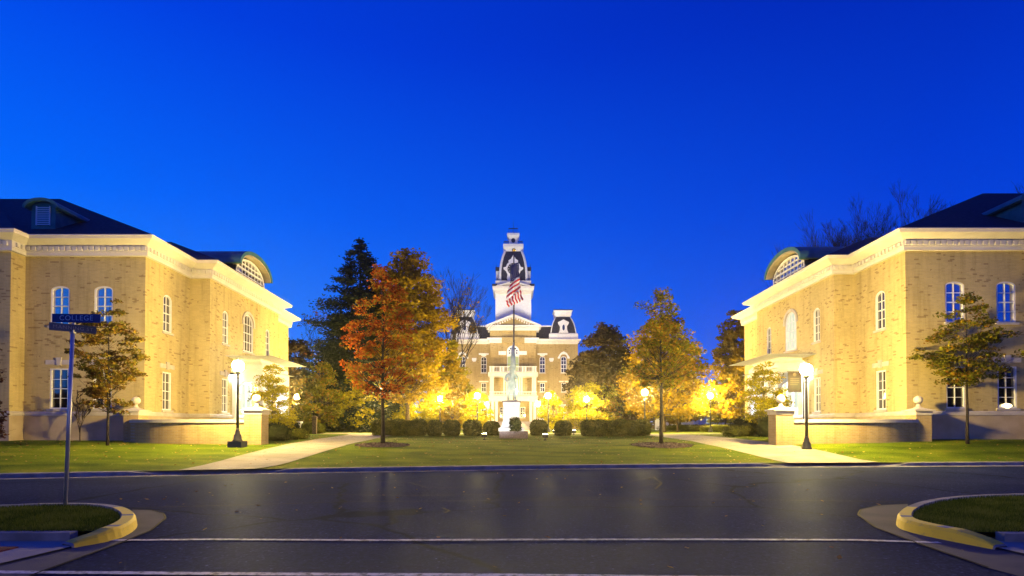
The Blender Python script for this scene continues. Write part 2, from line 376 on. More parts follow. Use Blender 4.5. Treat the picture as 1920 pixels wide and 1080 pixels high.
LP = G([(332,889),(400,869),(450,855),(520,838),(580,826),(630,819),(655,815),(640,812)])
RP = G([(478,884),(530,872),(580,856),(640,838),(690,826),(712,821),(735,817),(760,815)])
strip('path', LP, RP, M['walk'], .02)
LP = G([(1478,871),(1425,857),(1380,846),(1320,833),(1265,823),(1225,818),(1190,816),(1170,815)])
RP = G([(1650,868),(1560,850),(1500,838),(1430,829),(1370,822),(1330,818.5),(1290,815.5),(1260,813.5)])
strip('path', LP, RP, M['walk'], .021)
# cross path behind the hedge, joining both
strip('path', [Vector((-16,46,0)), Vector((-6,47,0)), Vector((6,47,0)), Vector((14,44,0)), Vector((26,47,0))],
      [Vector((-16,49.5,0)), Vector((-6,50,0)), Vector((6,50,0)), Vector((14,48,0)), Vector((26,51,0))], M['walk'], .026)
strip('path', [Vector((-2.2,50,0)), Vector((-2.2,104,0))], [Vector((2.6,50,0)), Vector((2.6,104,0))], M['walk'], .03)

# far kerb of the road with dropped stretches where the paths meet it
def kerb():
    mb = MB(); X = list(np.arange(-45, 60, .5)); prev = None
    def kh(x):
        y = curbY(x)
        l = at(332,889).x; r = at(478,884).x; l2 = at(1478,871).x; r2 = at(1640,868).x
        for a, b in ((l-.3, r+.2), (l2-.2, r2+.6)):
            if a-1 < x < b+1: return .025+.115*(1-min(sstep(a-1, a, x), 1-sstep(b, b+1, x)))
        return .14
    rows = []
    for x in X:
        y = curbY(x); h = kh(x)
        w = .02*sin(x*1.3)
        rows.append([(x, y-.42, .006), (x, y-.02, .012), (x, y+.02+w*.1, h-.01), (x, y+.05, h), (x, y+.20, max(h+.006,.08)), (x, y+.34, .142)])
    vs = [p for r in rows for p in r]; K = 6
    mb.add(vs, [(j*K+k, (j+1)*K+k, (j+1)*K+k+1, j*K+k+1) for j in range(len(rows)-1) for k in range(K-1)])
    struct(mb.build('kerb', M['kerb'], fix=False))
kerb()

# crossing lines
def gline(name, pts, w, mat, z=.004):
    P = [Vector(p) for p in pts]; vs = []
    rnd = random.Random(3)
    Q = []
    for i in range(len(P)-1):
        k = max(2, int((P[i+1]-P[i]).length/.15))
        for j in range(k): Q.append(P[i].lerp(P[i+1], j/k))
    Q.append(P[-1])
    for i, p in enumerate(Q):
        d = (Q[min(i+1,len(Q)-1)]-Q[max(0,i-1)]).normalized(); n = Vector((-d.y, d.x, 0)); ww = w*.5*(1+rnd.uniform(-.08,.08))
        vs += [(p.x+n.x*ww, p.y+n.y*ww, z), (p.x-n.x*ww, p.y-n.y*ww, z)]
    m = MB(); m.add(vs, [(2*i, 2*i+1, 2*i+3, 2*i+2) for i in range(len(Q)-1)]); return struct(m.build(name, mat, fix=False))
g0 = lambda x, y: at(x, y, 0)
gline('road_marking', [g0(185,1014), g0(400,1012), g0(700,1013.5), g0(960,1012.5), g0(1300,1012), g0(1600,1013), g0(1760,1018)], .10, M['road_paint'], .012)
gline('road_marking', [g0(-60,1073), g0(200,1074.5), g0(500,1077), g0(960,1079), g0(1500,1085), g0(1950,1090)], .11, M['road_paint'], .012)
for pts in ([(255,952),(480,946),(640,941),(960,938),(1200,936),(1420,937),(1700,941)],
            [(445,929),(560,926),(760,929),(960,927)], [(1170,905),(1200,899),(1225,894),(1240,906),(1200,911),(960,912)], [(1240,906),(1228,917),(1300,920),(1390,921)],
            [(560,916),(590,909),(620,906)], [(700,903),(770,905),(800,914),(960,913)], [(830,952),(842,957),(834,962)], [(960,936),(1130,932),(1250,937)]):
    gline('tar_seam', [g0(*p) for p in pts], .045, M['tar'], .004)

# ------------------------------------------------------------------ kerbed corner islands on this side
def sheet(name, pts, mat, kind='structure'):
    tri = tessellate_polygon([[Vector(p) for p in pts]]); m = MB(); m.add(pts, [tuple(t) for t in tri]); o = m.build(name, mat, fix=False)
    if o.data.polygons and o.data.polygons[0].normal.z < 0: o.data.flip_normals()
    if kind: o['kind'] = kind
    return o
def smoothpoly(P, it=2):
    for _ in range(it):
        Q = [P[0]]
        for a, b in zip(P[:-1], P[1:]): Q += [a.lerp(b, .25), a.lerp(b, .75)]
        P = Q+[P[-1]]
    return P
def blades(name, inside, bounds, n, h, zf, label, cat):
    rnd = np.random.default_rng(5); vs = []; fs = []; c = 0
    while c < n:
        x = rnd.uniform(bounds[0], bounds[1]); y = rnd.uniform(bounds[2], bounds[3])
        if not inside(x, y): continue
        a = rnd.uniform(0, 2*pi); w = .006; hh = h*rnd.uniform(.5, 1.3); l = rnd.normal(0, .018, 2); z = zf(x, y)
        o = len(vs); vs += [(x-w*cos(a), y-w*sin(a), z), (x+w*cos(a), y+w*sin(a), z), (x+l[0], y+l[1], z+hh)]; fs.append((o, o+1, o+2)); c += 1
    m = MB(); m.add(vs, fs); o = m.build(name, M['blade'], fix=False); tag(o, label, cat, kind='stuff'); return o
def pip(P):
    def f(x, y):
        c = False; j = len(P)-1
        for i in range(len(P)):
            if (P[i][1] > y) != (P[j][1] > y) and x < (P[j][0]-P[i][0])*(y-P[i][1])/(P[j][1]-P[i][1])+P[i][0]: c = not c
            j = i
        return c
    return f
def island(side, back, front, label):
    # back: back edge from outside to tip, front: tip to front corner (top of the kerb)
    E = smoothpoly([Vector((x, y, 0)) for x, y in back+front[1:]], 2)
    n = len(E); mb = MB(); rows = []
    for i, p in enumerate(E):
        d = (E[min(i+1,n-1)]-E[max(0,i-1)]).normalized(); nn = Vector((d.y, -d.x, 0))*side  # points outward
        f = i/(n-1)
        hgt = .16 if f < .86 else .16-.12*(f-.86)/.14
        yel = sstep(.50, .53, f)*(1-sstep(.955, .97, f))
        o = p+nn*.05
        rows.append(([(o.x, o.y, .0), (o.x-nn.x*.02, o.y-nn.y*.02, hgt*.75), (p.x, p.y, hgt), (p.x-nn.x*.15, p.y-nn.y*.15, hgt+.005), (p.x-nn.x*.17, p.y-nn.y*.17, hgt-.03)], yel))
    vs = [q for r, _ in rows for q in r]; fs = []; mi = []
    for j in range(n-1):
        for k in range(4):
            mb.add([vs[j*5+k], vs[(j+1)*5+k], vs[(j+1)*5+k+1], vs[j*5+k+1]], [(0,1,2,3)], 1 if (rows[j][1] > .5 and k < (3 if rows[j][1] > .9 and j % 7 else 2)) else 0)
    o = struct(mb.build('kerb', [M['kerb'], M['yellow_paint']], fix=False))
    inner = [(r[4][0], r[4][1], .13) for r, _ in rows]
    return inner
LB = [(-22,9.0),(-12,9.45),(-9.0,9.85),(-8.4,10.15),(-7.6,10.2),(-6.85,9.9),(-6.2,9.3),(-5.72,8.65)]
LF = [(-5.72,8.65),(-5.45,8.1),(-5.30,7.55),(-5.5,7.1)]
inn = island(-1, LB, LF, 'left')
polyL = inn[:-6]+[(-6.2,7.5,.12),(-9,7.65,.12),(-22,7.65,.12)]
sheet('grass_verge', polyL, M['grass'])
blades('grass', pip(polyL), (-11.5,-5.4,7.4,10.2), 26000, .055, lambda x, y: .125, 'short dark grass on the kerbed corner verge around the street sign post', 'grass')
RB = [(24,12.0),(14,11.9),(10.6,11.7),(9.0,11.35),(7.9,10.75),(7.0,10.0),(6.25,9.2),(5.78,8.5)]
RF = [(5.78,8.5),(5.72,8.0),(5.85,7.4),(5.95,7.0)]
inn = island(1, RB, RF, 'right')
polyR = inn[:-6]+[(6.8,7.45,.12),(9,7.5,.12),(24,7.5,.12)]
sheet('grass_verge', polyR, M['grass'])
blades('grass', pip(polyR), (5.8,11.5,7.4,11.8), 30000, .055, lambda x, y: .125, 'short dark grass on the empty kerbed corner verge at the right', 'grass')
# gutter aprons, dropped walks and tactile pads
ap = [(-5.0,9.75),(-5.55,10.1),(-6.1,10.0),(-6.4,9.1)]
apL = [tuple(g0(x, y).xy) for x, y in ((250,955),(285,957),(308,963),(312,972),(285,995),(225,1020),(60,1080))]
sheet('gutter', [(x, y, .007) for x, y in apL]+[(-5.0,4.0,.007),(-5.9,4.0,.007),(-5.9,7.2,.007),(-5.0-.65,7.6,.007),(-5.75,8.6,.007)], M['concrete'])
apR = [tuple(g0(x, y).xy) for x, y in ((1700,945),(1650,948),(1612,956),(1607,966),(1640,990),(1720,1020),(1850,1065))]
sheet('gutter', [(x, y, .007) for x, y in apR]+[(5.3,4.0,.007),(6.3,4.0,.007),(6.3,7.0,.007),(5.9,7.6,.007),(5.9,8.4,.007)], M['concrete'])
for P in (apL, apR): gline('tar_seam', [Vector((x, y, 0)) for x, y in P], .03, M['tar'], .014)
sheet('pavement', [(-22,3.5,.03),(-5.9,3.5,.03),(-5.62,5.5,.03),(-5.45,7.2,.03),(-5.75,7.9,.03),(-22,7.9,.03)], M['walk'])
sheet('pavement', [(22,3.5,.03),(6.3,3.5,.03),(6.1,5.5,.03),(5.95,7.1,.03),(6.2,7.7,.03),(22,7.7,.03)], M['walk'])
mb = MB(); mb.box(-22,-5.75,7.42,7.56,.0,.135); struct(mb.build('kerb', M['kerb']))
mb = MB(); mb.box(6.35,22,7.36,7.5,.0,.135); struct(mb.build('kerb', M['kerb']))
mb = MB(); mb.box(-8.2,-6.05,6.35,7.0,.02,.045)
tag(mb.build('tactile_pad', M['red_pad']), 'dark red bumpy pad set in the pavement at the left corner', 'tactile pad')
mb = MB(); mb.box(6.6,8.6,6.2,6.95,.02,.045)
tag(mb.build('tactile_pad', M['red_pad']), 'dark red bumpy pad set in the pavement at the right corner', 'tactile pad')

# fallen leaves
def litter(name, n, fn, s, label):
    r = np.random.default_rng(11); vs = []; fs = []
    for _ in range(n):
        x, y, z = fn(r); a = r.uniform(0, 2*pi); q = s*r.uniform(.6, 1.4); t = r.uniform(-.4,.4, 2); o = len(vs)
        for dx, dy in ((1,0),(0,.6),(-1,0),(0,-.6)):
            px, py = q*(dx*cos(a)-dy*sin(a)), q*(dx*sin(a)+dy*cos(a)); vs.append((x+px, y+py, z+.02+px*t[0]+py*t[1]))
        fs.append((o,o+1,o+2,o+3))
    m = MB(); m.add(vs, fs); tag(m.build(name, M['litter'], fix=False), label, 'fallen leaves', kind='stuff')
def lf(r):
    while True:
        x = r.uniform(-24, 26); y = r.uniform(19, 40); t = y-curbY(x)
        if t > .4: return x, y, gh(x, y)
litter('fallen_leaves', 2600, lf, .05, 'scattered pale fallen leaves lying on the lawns')
def lg(r):
    x = r.choice([r.normal(-5.5,2.2), r.normal(2.5,.9), r.normal(-10,3), r.uniform(-15,20)]); return x, curbY(x)-abs(r.normal(0,.05))-.03, .0
litter('fallen_leaves', 700, lg, .035, 'brown fallen leaves gathered along the far kerb')
def lr(r): x = r.uniform(-9, 10); return x, r.uniform(6, 19), .0
litter('fallen_leaves', 150, lr, .035, 'few dry leaves scattered on the asphalt')

# ------------------------------------------------------------------ side halls (two mirrored brick buildings)
def offset_poly(P, d):
    n = len(P); out = []
    for i in range(n):
        a, b, c = Vector(P[i-1]), Vector(P[i]), Vector(P[(i+1) % n])
        e1 = (b-a).normalized(); e2 = (c-b).normalized(); n1 = Vector((e1.y,-e1.x)); n2 = Vector((e2.y,-e2.x))
        k = 1+n1.dot(n2); out.append(b+(n1+n2)*(d/k) if k > 1e-6 else b+n1*d)
    return out
def sweep(mb, P, prof, mi=0):
    n = len(P); rings = [offset_poly(P, p) for p, z in prof]; vs = []; fs = []
    for R, (p, z) in zip(rings, prof): vs += [(q.x, q.y, z) for q in R]
    for j in range(len(prof)-1):
        for i in range(n): fs.append((j*n+i, j*n+(i+1) % n, (j+1)*n+(i+1) % n, (j+1)*n+i))
    mb.add(vs, fs, mi)
def arch_poly(c, w, z0, z1, r, inset=0, k=14):
    w2 = w/2-inset; z0 += inset
    if r <= 0: return [(c-w2,z0),(c+w2,z0),(c+w2,z1-inset),(c-w2,z1-inset)]
    zs = z1-r; rr = r-inset
    return [(c-w2,z0),(c+w2,z0)]+[(c+w2*cos(pi*i/k), zs+rr*sin(pi*i/k)) for i in range(k+1)]
def frame_fn(P0, P1):
    P0 = Vector(P0); P1 = Vector(P1); d = (P1-P0).normalized(); n = Vector((-d.y, d.x))   # n inward for CCW
    return (lambda s, z, q: (P0.x+d.x*s+n.x*q, P0.y+d.y*s+n.y*q, z)), (P1-P0).length
def wall(mb, F, L, z0, z1, holes, depth=.22, mi=0):
    outer = [(0,z0),(L,z0),(L,z1),(0,z1)]; polys = [outer]+holes
    flat = [p for P in polys for p in P]
    tri = tessellate_polygon([[Vector((p[0], p[1], 0)) for p in P] for P in polys])
    mb.add([F(p[0], p[1], 0) for p in flat], [tuple(t) for t in tri], mi)
    for H in holes:
        n = len(H); mb.add([F(a,b,0) for a,b in H]+[F(a,b,depth) for a,b in H], [(i,(i+1)%n,(i+1)%n+n,i+n) for i in range(n)], mi)
def window(F, T, parent, c, z0, z1, w, r=0, rows=4, cols=2, mat='glass', depth=.12, fw=.07, label=None, name='window', bar=.028, sill=True, surround=0, mframe='white', sillw=.12):
    mb = MB(T); o = arch_poly(c, w, z0, z1, r); i = arch_poly(c, w, z0, z1, r, fw); n = len(o)
    vs = [F(a,b,.02) for a,b in o]+[F(a,b,.02) for a,b in i]+[F(a,b,depth+.03) for a,b in i]
    mb.add(vs, [(k,(k+1)%n,(k+1)%n+n,k+n) for k in range(n)]+[(k+n,(k+1)%n+n,(k+1)%n+2*n,k+2*n) for k in range(n)])
    def bx(s0,s1,a,b,q0=.07): mb.extr([(s0,a),(s1,a),(s1,b),(s0,b)], F, q0, depth+.02)
    def hw(z):
        if r <= 0 or z < z1-r: return w/2-fw*.5
        t = min(1, (z-(z1-r))/r); return (w/2-fw*.5)*sqrt(max(0, 1-t*t))
    H = z1-z0
    for k in range(1, cols):
        s = c-w/2+w*k/cols
        t = abs(s-c)/(w/2); top = z1-fw*.6 if r <= 0 else (z1-r)+(r-fw*.5)*sqrt(max(0,1-t*t)); bx(s-bar/2, s+bar/2, z0+fw*.5, top)
    for k in range(1, rows):
        z = z0+fw+(H-2*fw)*k/rows; h = hw(z); b2 = bar*(1.5 if k*2 == rows else 1); bx(c-h, c+h, z-b2/2, z+b2/2, .066 if k*2 != rows else .05)
    wo = mb.build(name, M[mframe], parent, label)
    mb = MB(T); p = arch_poly(c, w, z0, z1, r, fw*.5); mb.add([F(a,b,depth) for a,b in p], [tuple(range(len(p)))]); mb.build('pane', M[mat], wo)
    if sill:
        mb = MB(T); mb.extr([(c-w/2-.09,z0-sillw),(c+w/2+.09,z0-sillw),(c+w/2+.09,z0-.002),(c-w/2-.09,z0-.002)], F, -.09, .1); mb.build('sill', M['stone'], wo)
    if surround:
        mb = MB(T); a = arch_poly(c, w+.04, z1-r-.1, z1+.02, r+.02)[1:]; b = arch_poly(c, w+2*surround, z1-r-.1, z1+surround, r+surround)[1:]
        a = a+[(c-w/2-.02, z1-r-.1)]; b = b+[(c-w/2-surround, z1-r-.1)]
        for k in range(len(a)-1): mb.extr([a[k], b[k], b[k+1], a[k+1]], F, -.06, .02)
        mb.build('arch_surround', M['stone'], wo)
    return wo
def lintel(F, T, parent, c, z, w=1.4):
    mb = MB(T); mb.extr([(c-w/2,z),(c+w/2,z),(c+w/2,z+.24),(c-w/2,z+.24)], F, -.035, .02)
    mb.extr([(c-.10,z-.05),(c+.10,z-.05),(c+.15,z+.36),(c-.15,z+.36)], F, -.075, .02)
    return mb.build('lintel', M['stone'], parent)

def side_hall(m, Ox, Oy, k, fw_pos, dorm_u, label, lit_center):
    zg = .3
    T = lambda u, v, z: (Ox+m*u+k*v, Oy+v, z)
    R = empty('brick_building', (Ox, Oy, .7), label, 'building', 'matching tan brick halls either side of the lawn')
    FP = [(0,0),(6.3,0),(6.3,-.9),(27.7,-.9),(27.7,0),(34,0),(34,20.9),(0,20.9),(0,15.3),(-1.2,15.3),(-1.2,4.4),(0,4.4)]
    n = len(FP); Z0, Z1 = 2.33, 10.47
    base = MB(T); sweep(base, FP, [(.07,zg),(.07,2.12)]); base.build('stone_base', M['stone_base'], R)
    band = MB(T); sweep(band, FP, [(.07,2.12),(.11,2.13),(.11,2.27),(.05,2.34),(0,2.345)]); band.build('water_table', M['stone'], R)
    # windows per edge: (s, z0, z1, w, arch, rows, cols, kind)
    UP = (6.83, 8.92); LO = (2.48, 4.60)
    E = {}
    E[0] = [(u, *UP, .98, .22, 4, 2, 'u') for u in fw_pos]+[(u, *LO, .98, 0, 4, 2, 'l') for u in fw_pos]
    E[2] = [(2.4+i*3.3, *z, .9, a, 4, 2, q) for i in range(6) for z, a, q in ((UP, .22, 'u'), (LO, 0, 'l'))]
    E[11] = []
    # inner side wall, front portion: from (0,4.4) to (0,0): s measured from v=4.4
    E[11] = [(4.4-2.05, *UP, .86, .3, 4, 2, 'u'), (4.4-2.05, *LO, .86, 0, 4, 2, 'l')]
    # projection face from (-1.2,15.3) to (-1.2,4.4): s = 15.3-v
    vs_ = (6.4, 9.8, 13.2)
    E[9] = [(15.3-6.4, *UP, .80, .3, 4, 2, 'u'), (15.3-9.8, 6.75, 9.35, 1.6, .7, 4, 3, 'c'), (15.3-13.2, *UP, .80, .3, 4, 2, 'u'),
            (15.3-6.4, *LO, .80, 0, 4, 2, 'l'), (15.3-13.6, *LO, .80, 0, 4, 2, 'l'), (15.3-9.8, 2.36, 4.7, 1.9, 0, 1, 1, 'door')]
    wb = MB(T)
    for i in range(n):
        F, L = frame_fn(FP[i], FP[(i+1) % n]); hs = []
        for (s, a, b, w, r, rows, cols, q) in E.get(i, []):
            hs.append(arch_poly(s, w, a, b, r))
        wall(wb, F, L, Z0, Z1, hs)
    wb.build('wall', M['brick'], R)
    for i in E:
        F, L = frame_fn(FP[i], FP[(i+1) % n])
        for (s, a, b, w, r, rows, cols, q) in E[i]:
            if i == 2 and s > 4: 
                pass
            if q == 'door':
                mb = MB(T); mb.extr([(s-w/2,a),(s+w/2,a),(s+w/2,b),(s-w/2,b)], F, .14, .2); d = mb.build('door', M['white'], R)
                mb = MB(T)
                for c2 in (-.45, .45): mb.extr([(s+c2-.32,a+.5),(s+c2+.32,a+.5),(s+c2+.32,b-.2),(s+c2-.32,b-.2)], F, .12, .139)
                mb.build('pane', M['lit'], d); continue
            if q == 'c':
                window(F, T, R, s, a, b, w, r, 4, 4, 'lit' if lit_center else 'glass', surround=.22); continue
            mt = 'glass_sky' if (q == 'u' and i in (0, 2)) else 'glass'
            wo = window(F, T, R, s, a, b, w, r, rows, cols, mt)
            if q == 'l' : lintel(F, T, R, s, b+.2)
    # cornice: frieze, dentils and crown
    cb = MB(T)
    sweep(cb, FP, [(0,10.46),(.20,10.465),(.20,10.62),(.23,10.63),(.23,10.98),(.30,11.0),(.36,11.03),(.62,11.14),(.78,11.19),(.80,11.30),(.85,11.31),(.85,11.36),(-.4,11.42)])
    for i in range(n):
        P = offset_poly(FP, .225); F, L = frame_fn(P[i], P[(i+1) % n]); c = int(L/.30)
        for j in range(c):
            s = (L-(c-1)*.30)/2+j*.30; cb.extr([(s-.09,10.70),(s+.09,10.70),(s+.09,10.90),(s-.09,10.90)], F, -.10, .03)
    cb.build('cornice', M['trim'], R)
    # roofs
    rb = MB(T); z = 11.38; zr = 17.75
    def hip(u0,u1,v0,v1,ru0,ru1,rv,z0,z1):
        rb.add([(u0,v0,z0),(u1,v0,z0),(u1,v1,z0),(u0,v1,z0),(ru0,rv,z1),(ru1,rv,z1)], [(0,1,5,4),(1,2,5),(2,3,4,5),(3,0,4),(0,3,2,1)])
    hip(-.8,34.8,-.8,21.7,12.5,21.5,10.45,z,zr)
    rb.add([(5.5,-1.7,z+.01),(28.5,-1.7,z+.01),(28.5,9,z+.01),(5.5,9,z+.01),(15.5,9,z+5.3),(18.5,9,z+5.3)], [(0,1,5,4),(1,2,5),(2,3,4,5),(3,0,4)])
    rb.add([(-2.0,3.6,z+.015),(-2.0,16.1,z+.015),(4.25,9.85,z+3.1),(8.5,9.85,z+3.1),(8.5,3.6,z+.015),(8.5,16.1,z+.015)], [(0,2,1),(0,4,3,2),(1,2,3,5),(3,4,5)])
    rb.build('roof', M['roof'], R)
    # louvred dormer on the front slope
    dz = 12.0; w2 = .64; v0 = .45
    db = MB(T); db.box(dorm_u-w2, dorm_u+w2, v0, 3.3, 11.7, 13.25)
    arcp = [(dorm_u-w2, 13.24)]+[(dorm_u-w2*cos(pi*i/10), 13.24+.30*sin(pi*i/10)) for i in range(11)]
    db.extr(arcp, lambda a, b, q: (a, q, b), v0, 4.0)
    d = db.build('dormer', M['copper'], R)
    vb = MB(T)
    A = [(dorm_u-.93*cos(pi*i/12)*1.0, 13.17+.50*sin(pi*i/12)) for i in range(13)]; B = [(dorm_u-.80*cos(pi*i/12), 13.10+.42*sin(pi*i/12)) for i in range(13)]
    for i in range(12): vb.extr([A[i],A[i+1],B[i+1],B[i]], lambda a, b, q: (a, q, b), v0-.28, 4.6)
    vb.build('dormer_roof', M['copper'], d)
    lb = MB(T); lb.box(dorm_u-.38, dorm_u-.33, v0-.05, v0-.001, 12.28, 13.3); lb.box(dorm_u+.33, dorm_u+.38, v0-.05, v0-.001, 12.28, 13.3)
    for q in range(10): lb.add([(dorm_u-.33,v0-.06,12.28+q*.1),(dorm_u+.33,v0-.06,12.28+q*.1),(dorm_u+.33,v0-.005,12.36+q*.1),(dorm_u-.33,v0-.005,12.36+q*.1)], [(0,1,2,3)])
    lb.build('louver', M['white'], d)
    # barrel dormer over the entrance
    vc = 9.75; HW = 2.15
    def arc(hw, rise, z0, k=16): return [(vc-hw*cos(pi*i/k), z0+rise*sin(pi*i/k)) for i in range(k+1)]
    Fd = lambda a, b, q: (q, a, b)
    bb = MB(T); A = arc(2.36, 1.0, 12.14); bb.extr([(vc-2.36,11.39)]+A+[(vc+2.36,11.39)], Fd, -1.25, 6.5); d = bb.build('dormer', M['roof'], R)
    vb = MB(T)
    A = arc(2.72, 1.30, 12.24); B = arc(2.52, 1.10, 12.20)
    for i in range(16):
        vb.extr([A[i],A[i+1],B[i+1],B[i]], Fd, -1.85, 6.8)
    vb.build('dormer_roof', M['copper'], d)
    vb = MB(T); A2 = arc(2.50, 1.08, 12.20); B2 = arc(2.42, 1.00, 12.18)
    for i in range(16): vb.extr([A2[i],A2[i+1],B2[i+1],B2[i]], Fd, -1.80, -1.22)
    vb.build('soffit', M['soffit'], d)
    FF = lambda s, z, q: (-1.41+q, s, z)
    window(FF, T, d, vc, 11.42, 13.06, 4.6, 1.2, 4, 9, 'glass_sky', depth=.12, fw=.14, bar=.07, sill=False)
    # portico
    P0, P1, U0 = 7.4, 12.2, -3.2
    PF = [(-1.2,P1),(U0,P1),(U0,P0),(-1.2,P0)]
    pz0, pz1 = 1.05, 5.3
    pm = MB(T)
    for i, hs in ((0, [(1.25,1.5)]), (1, [(.85,.85),(2.4,1.5),(3.95,.85)]), (2, [(1.0,1.5)])):
        F, L = frame_fn(PF[i], PF[i+1]); H = [arch_poly(c, w, 1.75 if i != 1 or abs(c-2.4) > .1 else 1.08, 4.55, w/2) for c, w in hs]
        wall(pm, F, L, pz0-.5, pz1, H, .34)
        G2 = lambda s, z, q, F=F: F(s, z, q+.34); wall(pm, G2, L, pz0-.5, pz1, H, 0.001)
    po = pm.build('portico', M['white'], R)
    em = MB(T); sweep(em, [(-1.2,P0),(-1.2,P1),(U0,P1),(U0,P0)][::-1], [(-.3,5.28),(.06,5.3),(.06,5.62),(.10,5.66),(.22,5.80),(.28,5.84),(.28,5.95),(.22,6.02),(-1.0,6.08)]); 
    em.box(U0+.1,-1.2,P0+.1,P1-.1,5.55,5.6)
    em.build('entablature', M['white'], po)
    st = MB(T); st.box(U0-.9, -1.2, P0+1.4, P1-1.4, .5, 1.05); st.box(U0-.1, -1.2, P0, P1, .5, 1.55)
    st.box(U0-.6, U0-.1, P0+1.05, P0+1.4, .5, 1.5); st.box(U0-.6, U0-.1, P1-1.4, P1-1.05, .5, 1.5); st.build('steps', M['stone'], po)
    for q in (-1.2, 1.2): lm = MB(T); lm.box(-2.65,-1.95,(P0+P1)/2+q-.3,(P0+P1)/2+q+.3,5.38,5.47); lm.build('ceiling_light', M['porchlight'], po)
    # wall flood beside the door on the projection
    fl = MB(T); fl.box(-1.42,-1.2,7.0,7.24,4.9,5.05); fl.box(-1.40,-1.22,7.03,7.21,4.88,4.9, 1)
    fl.build('wall_light', [M['yard_light'], M['porchlight']], R)
    return R
side_hall(-1, -19.2, 29.7, -.035, (2.19, 4.46), 5.75, 'tan brick hall left of the lawn, blue sky reflected in its upper windows', False)
RB_ = side_hall(1, 19.95, 28.75, .018, (2.5, 5.1), 7.0, 'tan brick hall right of the lawn, with the glowing upper window and a maroon banner', True)

# ------------------------------------------------------------------ garden walls, piers
def garden_wall(pts, label, flip=1):
    P = smoothpoly([Vector((x, y, 0)) for x, y in pts], 3); R = empty('garden_wall', (pts[0][0], pts[0][1], gh(*pts[0])), label, 'garden wall', 'low curved brick walls in front of the halls')
    def ribbon(off, z0, z1, name, mat, bot=True):
        vs = []; n = len(P)
        for i, p in enumerate(P):
            d = (P[min(i+1,n-1)]-P[max(0,i-1)]).normalized(); q = Vector((-d.y, d.x, 0))
            a = p+q*off; b = p-q*off; vs += [(a.x,a.y,z0),(a.x,a.y,z1),(b.x,b.y,z1),(b.x,b.y,z0)]
        fs = [(4*i+k, 4*i+(k+1) % 4, 4*i+4+(k+1) % 4, 4*i+4+k) for i in range(n-1) for k in range(4)]+[(0,1,2,3),(4*n-1,4*n-2,4*n-3,4*n-4)]
        m = MB(); m.add(vs, fs); return m.build(name, mat, R)
    ribbon(.17, .2, 1.74, 'wall', M['brick_wall']); ribbon(.23, 1.742, 1.90, 'coping', M['cap'])
    return R
garden_wall([(-18.9,28.5),(-17.9,27.5),(-15.8,26.9),(-14.0,26.8),(-12.5,26.95)], 'low curved brick garden wall with pale coping before the left hall')
garden_wall([(13.1,27.1),(14.6,27.0),(16.5,27.0),(18.4,27.3),(19.8,27.9)], 'low curved brick garden wall with pale coping before the right hall')
def pier(x, y, w, label):
    g = gh(x, y); R = empty('pier', (x, y, g), label, 'pier', 'brick piers with stone balls'); h = w/2
    m = MB(); m.box(x-h,x+h,y-h,y+h,g-.3,2.12); m.build('shaft', M['brick_wall'], R)
    m = MB(); m.box(x-h-.03,x+h+.03,y-h-.03,y+h+.03,2.122,2.30); m.box(x-h-.12,x+h+.12,y-h-.12,y+h+.12,2.302,2.37)
    m.sqlathe(x, y, [(h+.06,2.372),(.16,2.47),(.14,2.50)]); m.build('cap', M['cap'], R)
    m = MB(); m.lathe(x, y, [(.16,2.50),(.10,2.56),(.06,2.66),(.09,2.70)]+[(.20*sin(a)+.0, 2.87-.2*cos(a)) for a in np.linspace(.5, pi-.02, 10)], 18); m.build('ball_finial', M['cap'], R)
pier(-12.1, 26.95, .80, 'brick pier with stone ball beside the left lamp post')
pier(12.8, 27.1, .82, 'brick pier with stone ball beside the right lamp post and path')
pier(-19.0, 28.75, .75, 'shaded brick pier with stone ball at the corner of the left hall')
pier(20.0, 28.0, .75, 'shaded brick pier with stone ball at the corner of the right hall')

# ------------------------------------------------------------------ street lamps
def make_lamp(h=3.75):
    R = empty('street_lamp', (0,0,0), 'lamp', 'street lamp', 'black posts with glowing globes')
    m = MB(); m.lathe(0, 0, [(.24,0),(.24,.06),(.20,.09),(.18,.30),(.13,.36),(.11,.50),(.085,.56),(.09,.62)], 16); m.build('base', M['black'], R)
    m = MB(); m.lathe(0, 0, [(.075,.60),(.065,1.6),(.052,h-.62),(.08,h-.60),(.08,h-.56),(.05,h-.52),(.06,h-.40),(.13,h-.34),(.15,h-.28),(.15,h-.25)], 12); m.build('post', M['black'], R)
    m = MB(); m.lathe(0, 0, [(.15,h-.247),(.24,h-.10),(.275,h+.03),(.24,h+.17),(.13,h+.25),(.05,h+.27)], 10); m.build('globe', M['globe'], R)
    m = MB(); m.lathe(0, 0, [(.06,h+.272),(.07,h+.30),(.03,h+.34),(.03,h+.38),(.012,h+.45)], 8); m.build('finial', M['black'], R)
    return R
lamp0 = make_lamp(); first = [True]
def lamp(x, y, label, z=None, s=1.0):
    o = lamp0 if first[0] else copy_tree(lamp0); first[0] = False
    o.location = (x, y, gh(x, y) if z is None else z); o['label'] = label; o.scale = (s, s, s); return o
def lamp_at(px, py, d, label):   # globe height fixes the stand-off; d metres away
    x = (px-960)/FPX*d; return lamp(x, d, label)
m = MB(); x, y = -12.1, 25.1; m.box(x-.30,x+.30,y-.30,y+.30,gh(x,y)-.2,gh(x,y)+.26); tag(m.build('lamp_footing', M['concrete']), 'square concrete block under the left lamp post', 'footing')
lamp(-12.1, 25.1, 'bright globe lamp on black post in front of the left hall pier', gh(-12.1, 25.1)+.26, .88)
lamp(13.25, 25.6, 'bright globe lamp on black post in front of the right hall banner', None, .95)
def dist(py, hz=3.75):
    return (hz+1.05-EYE)*FPX/(HOR-py)
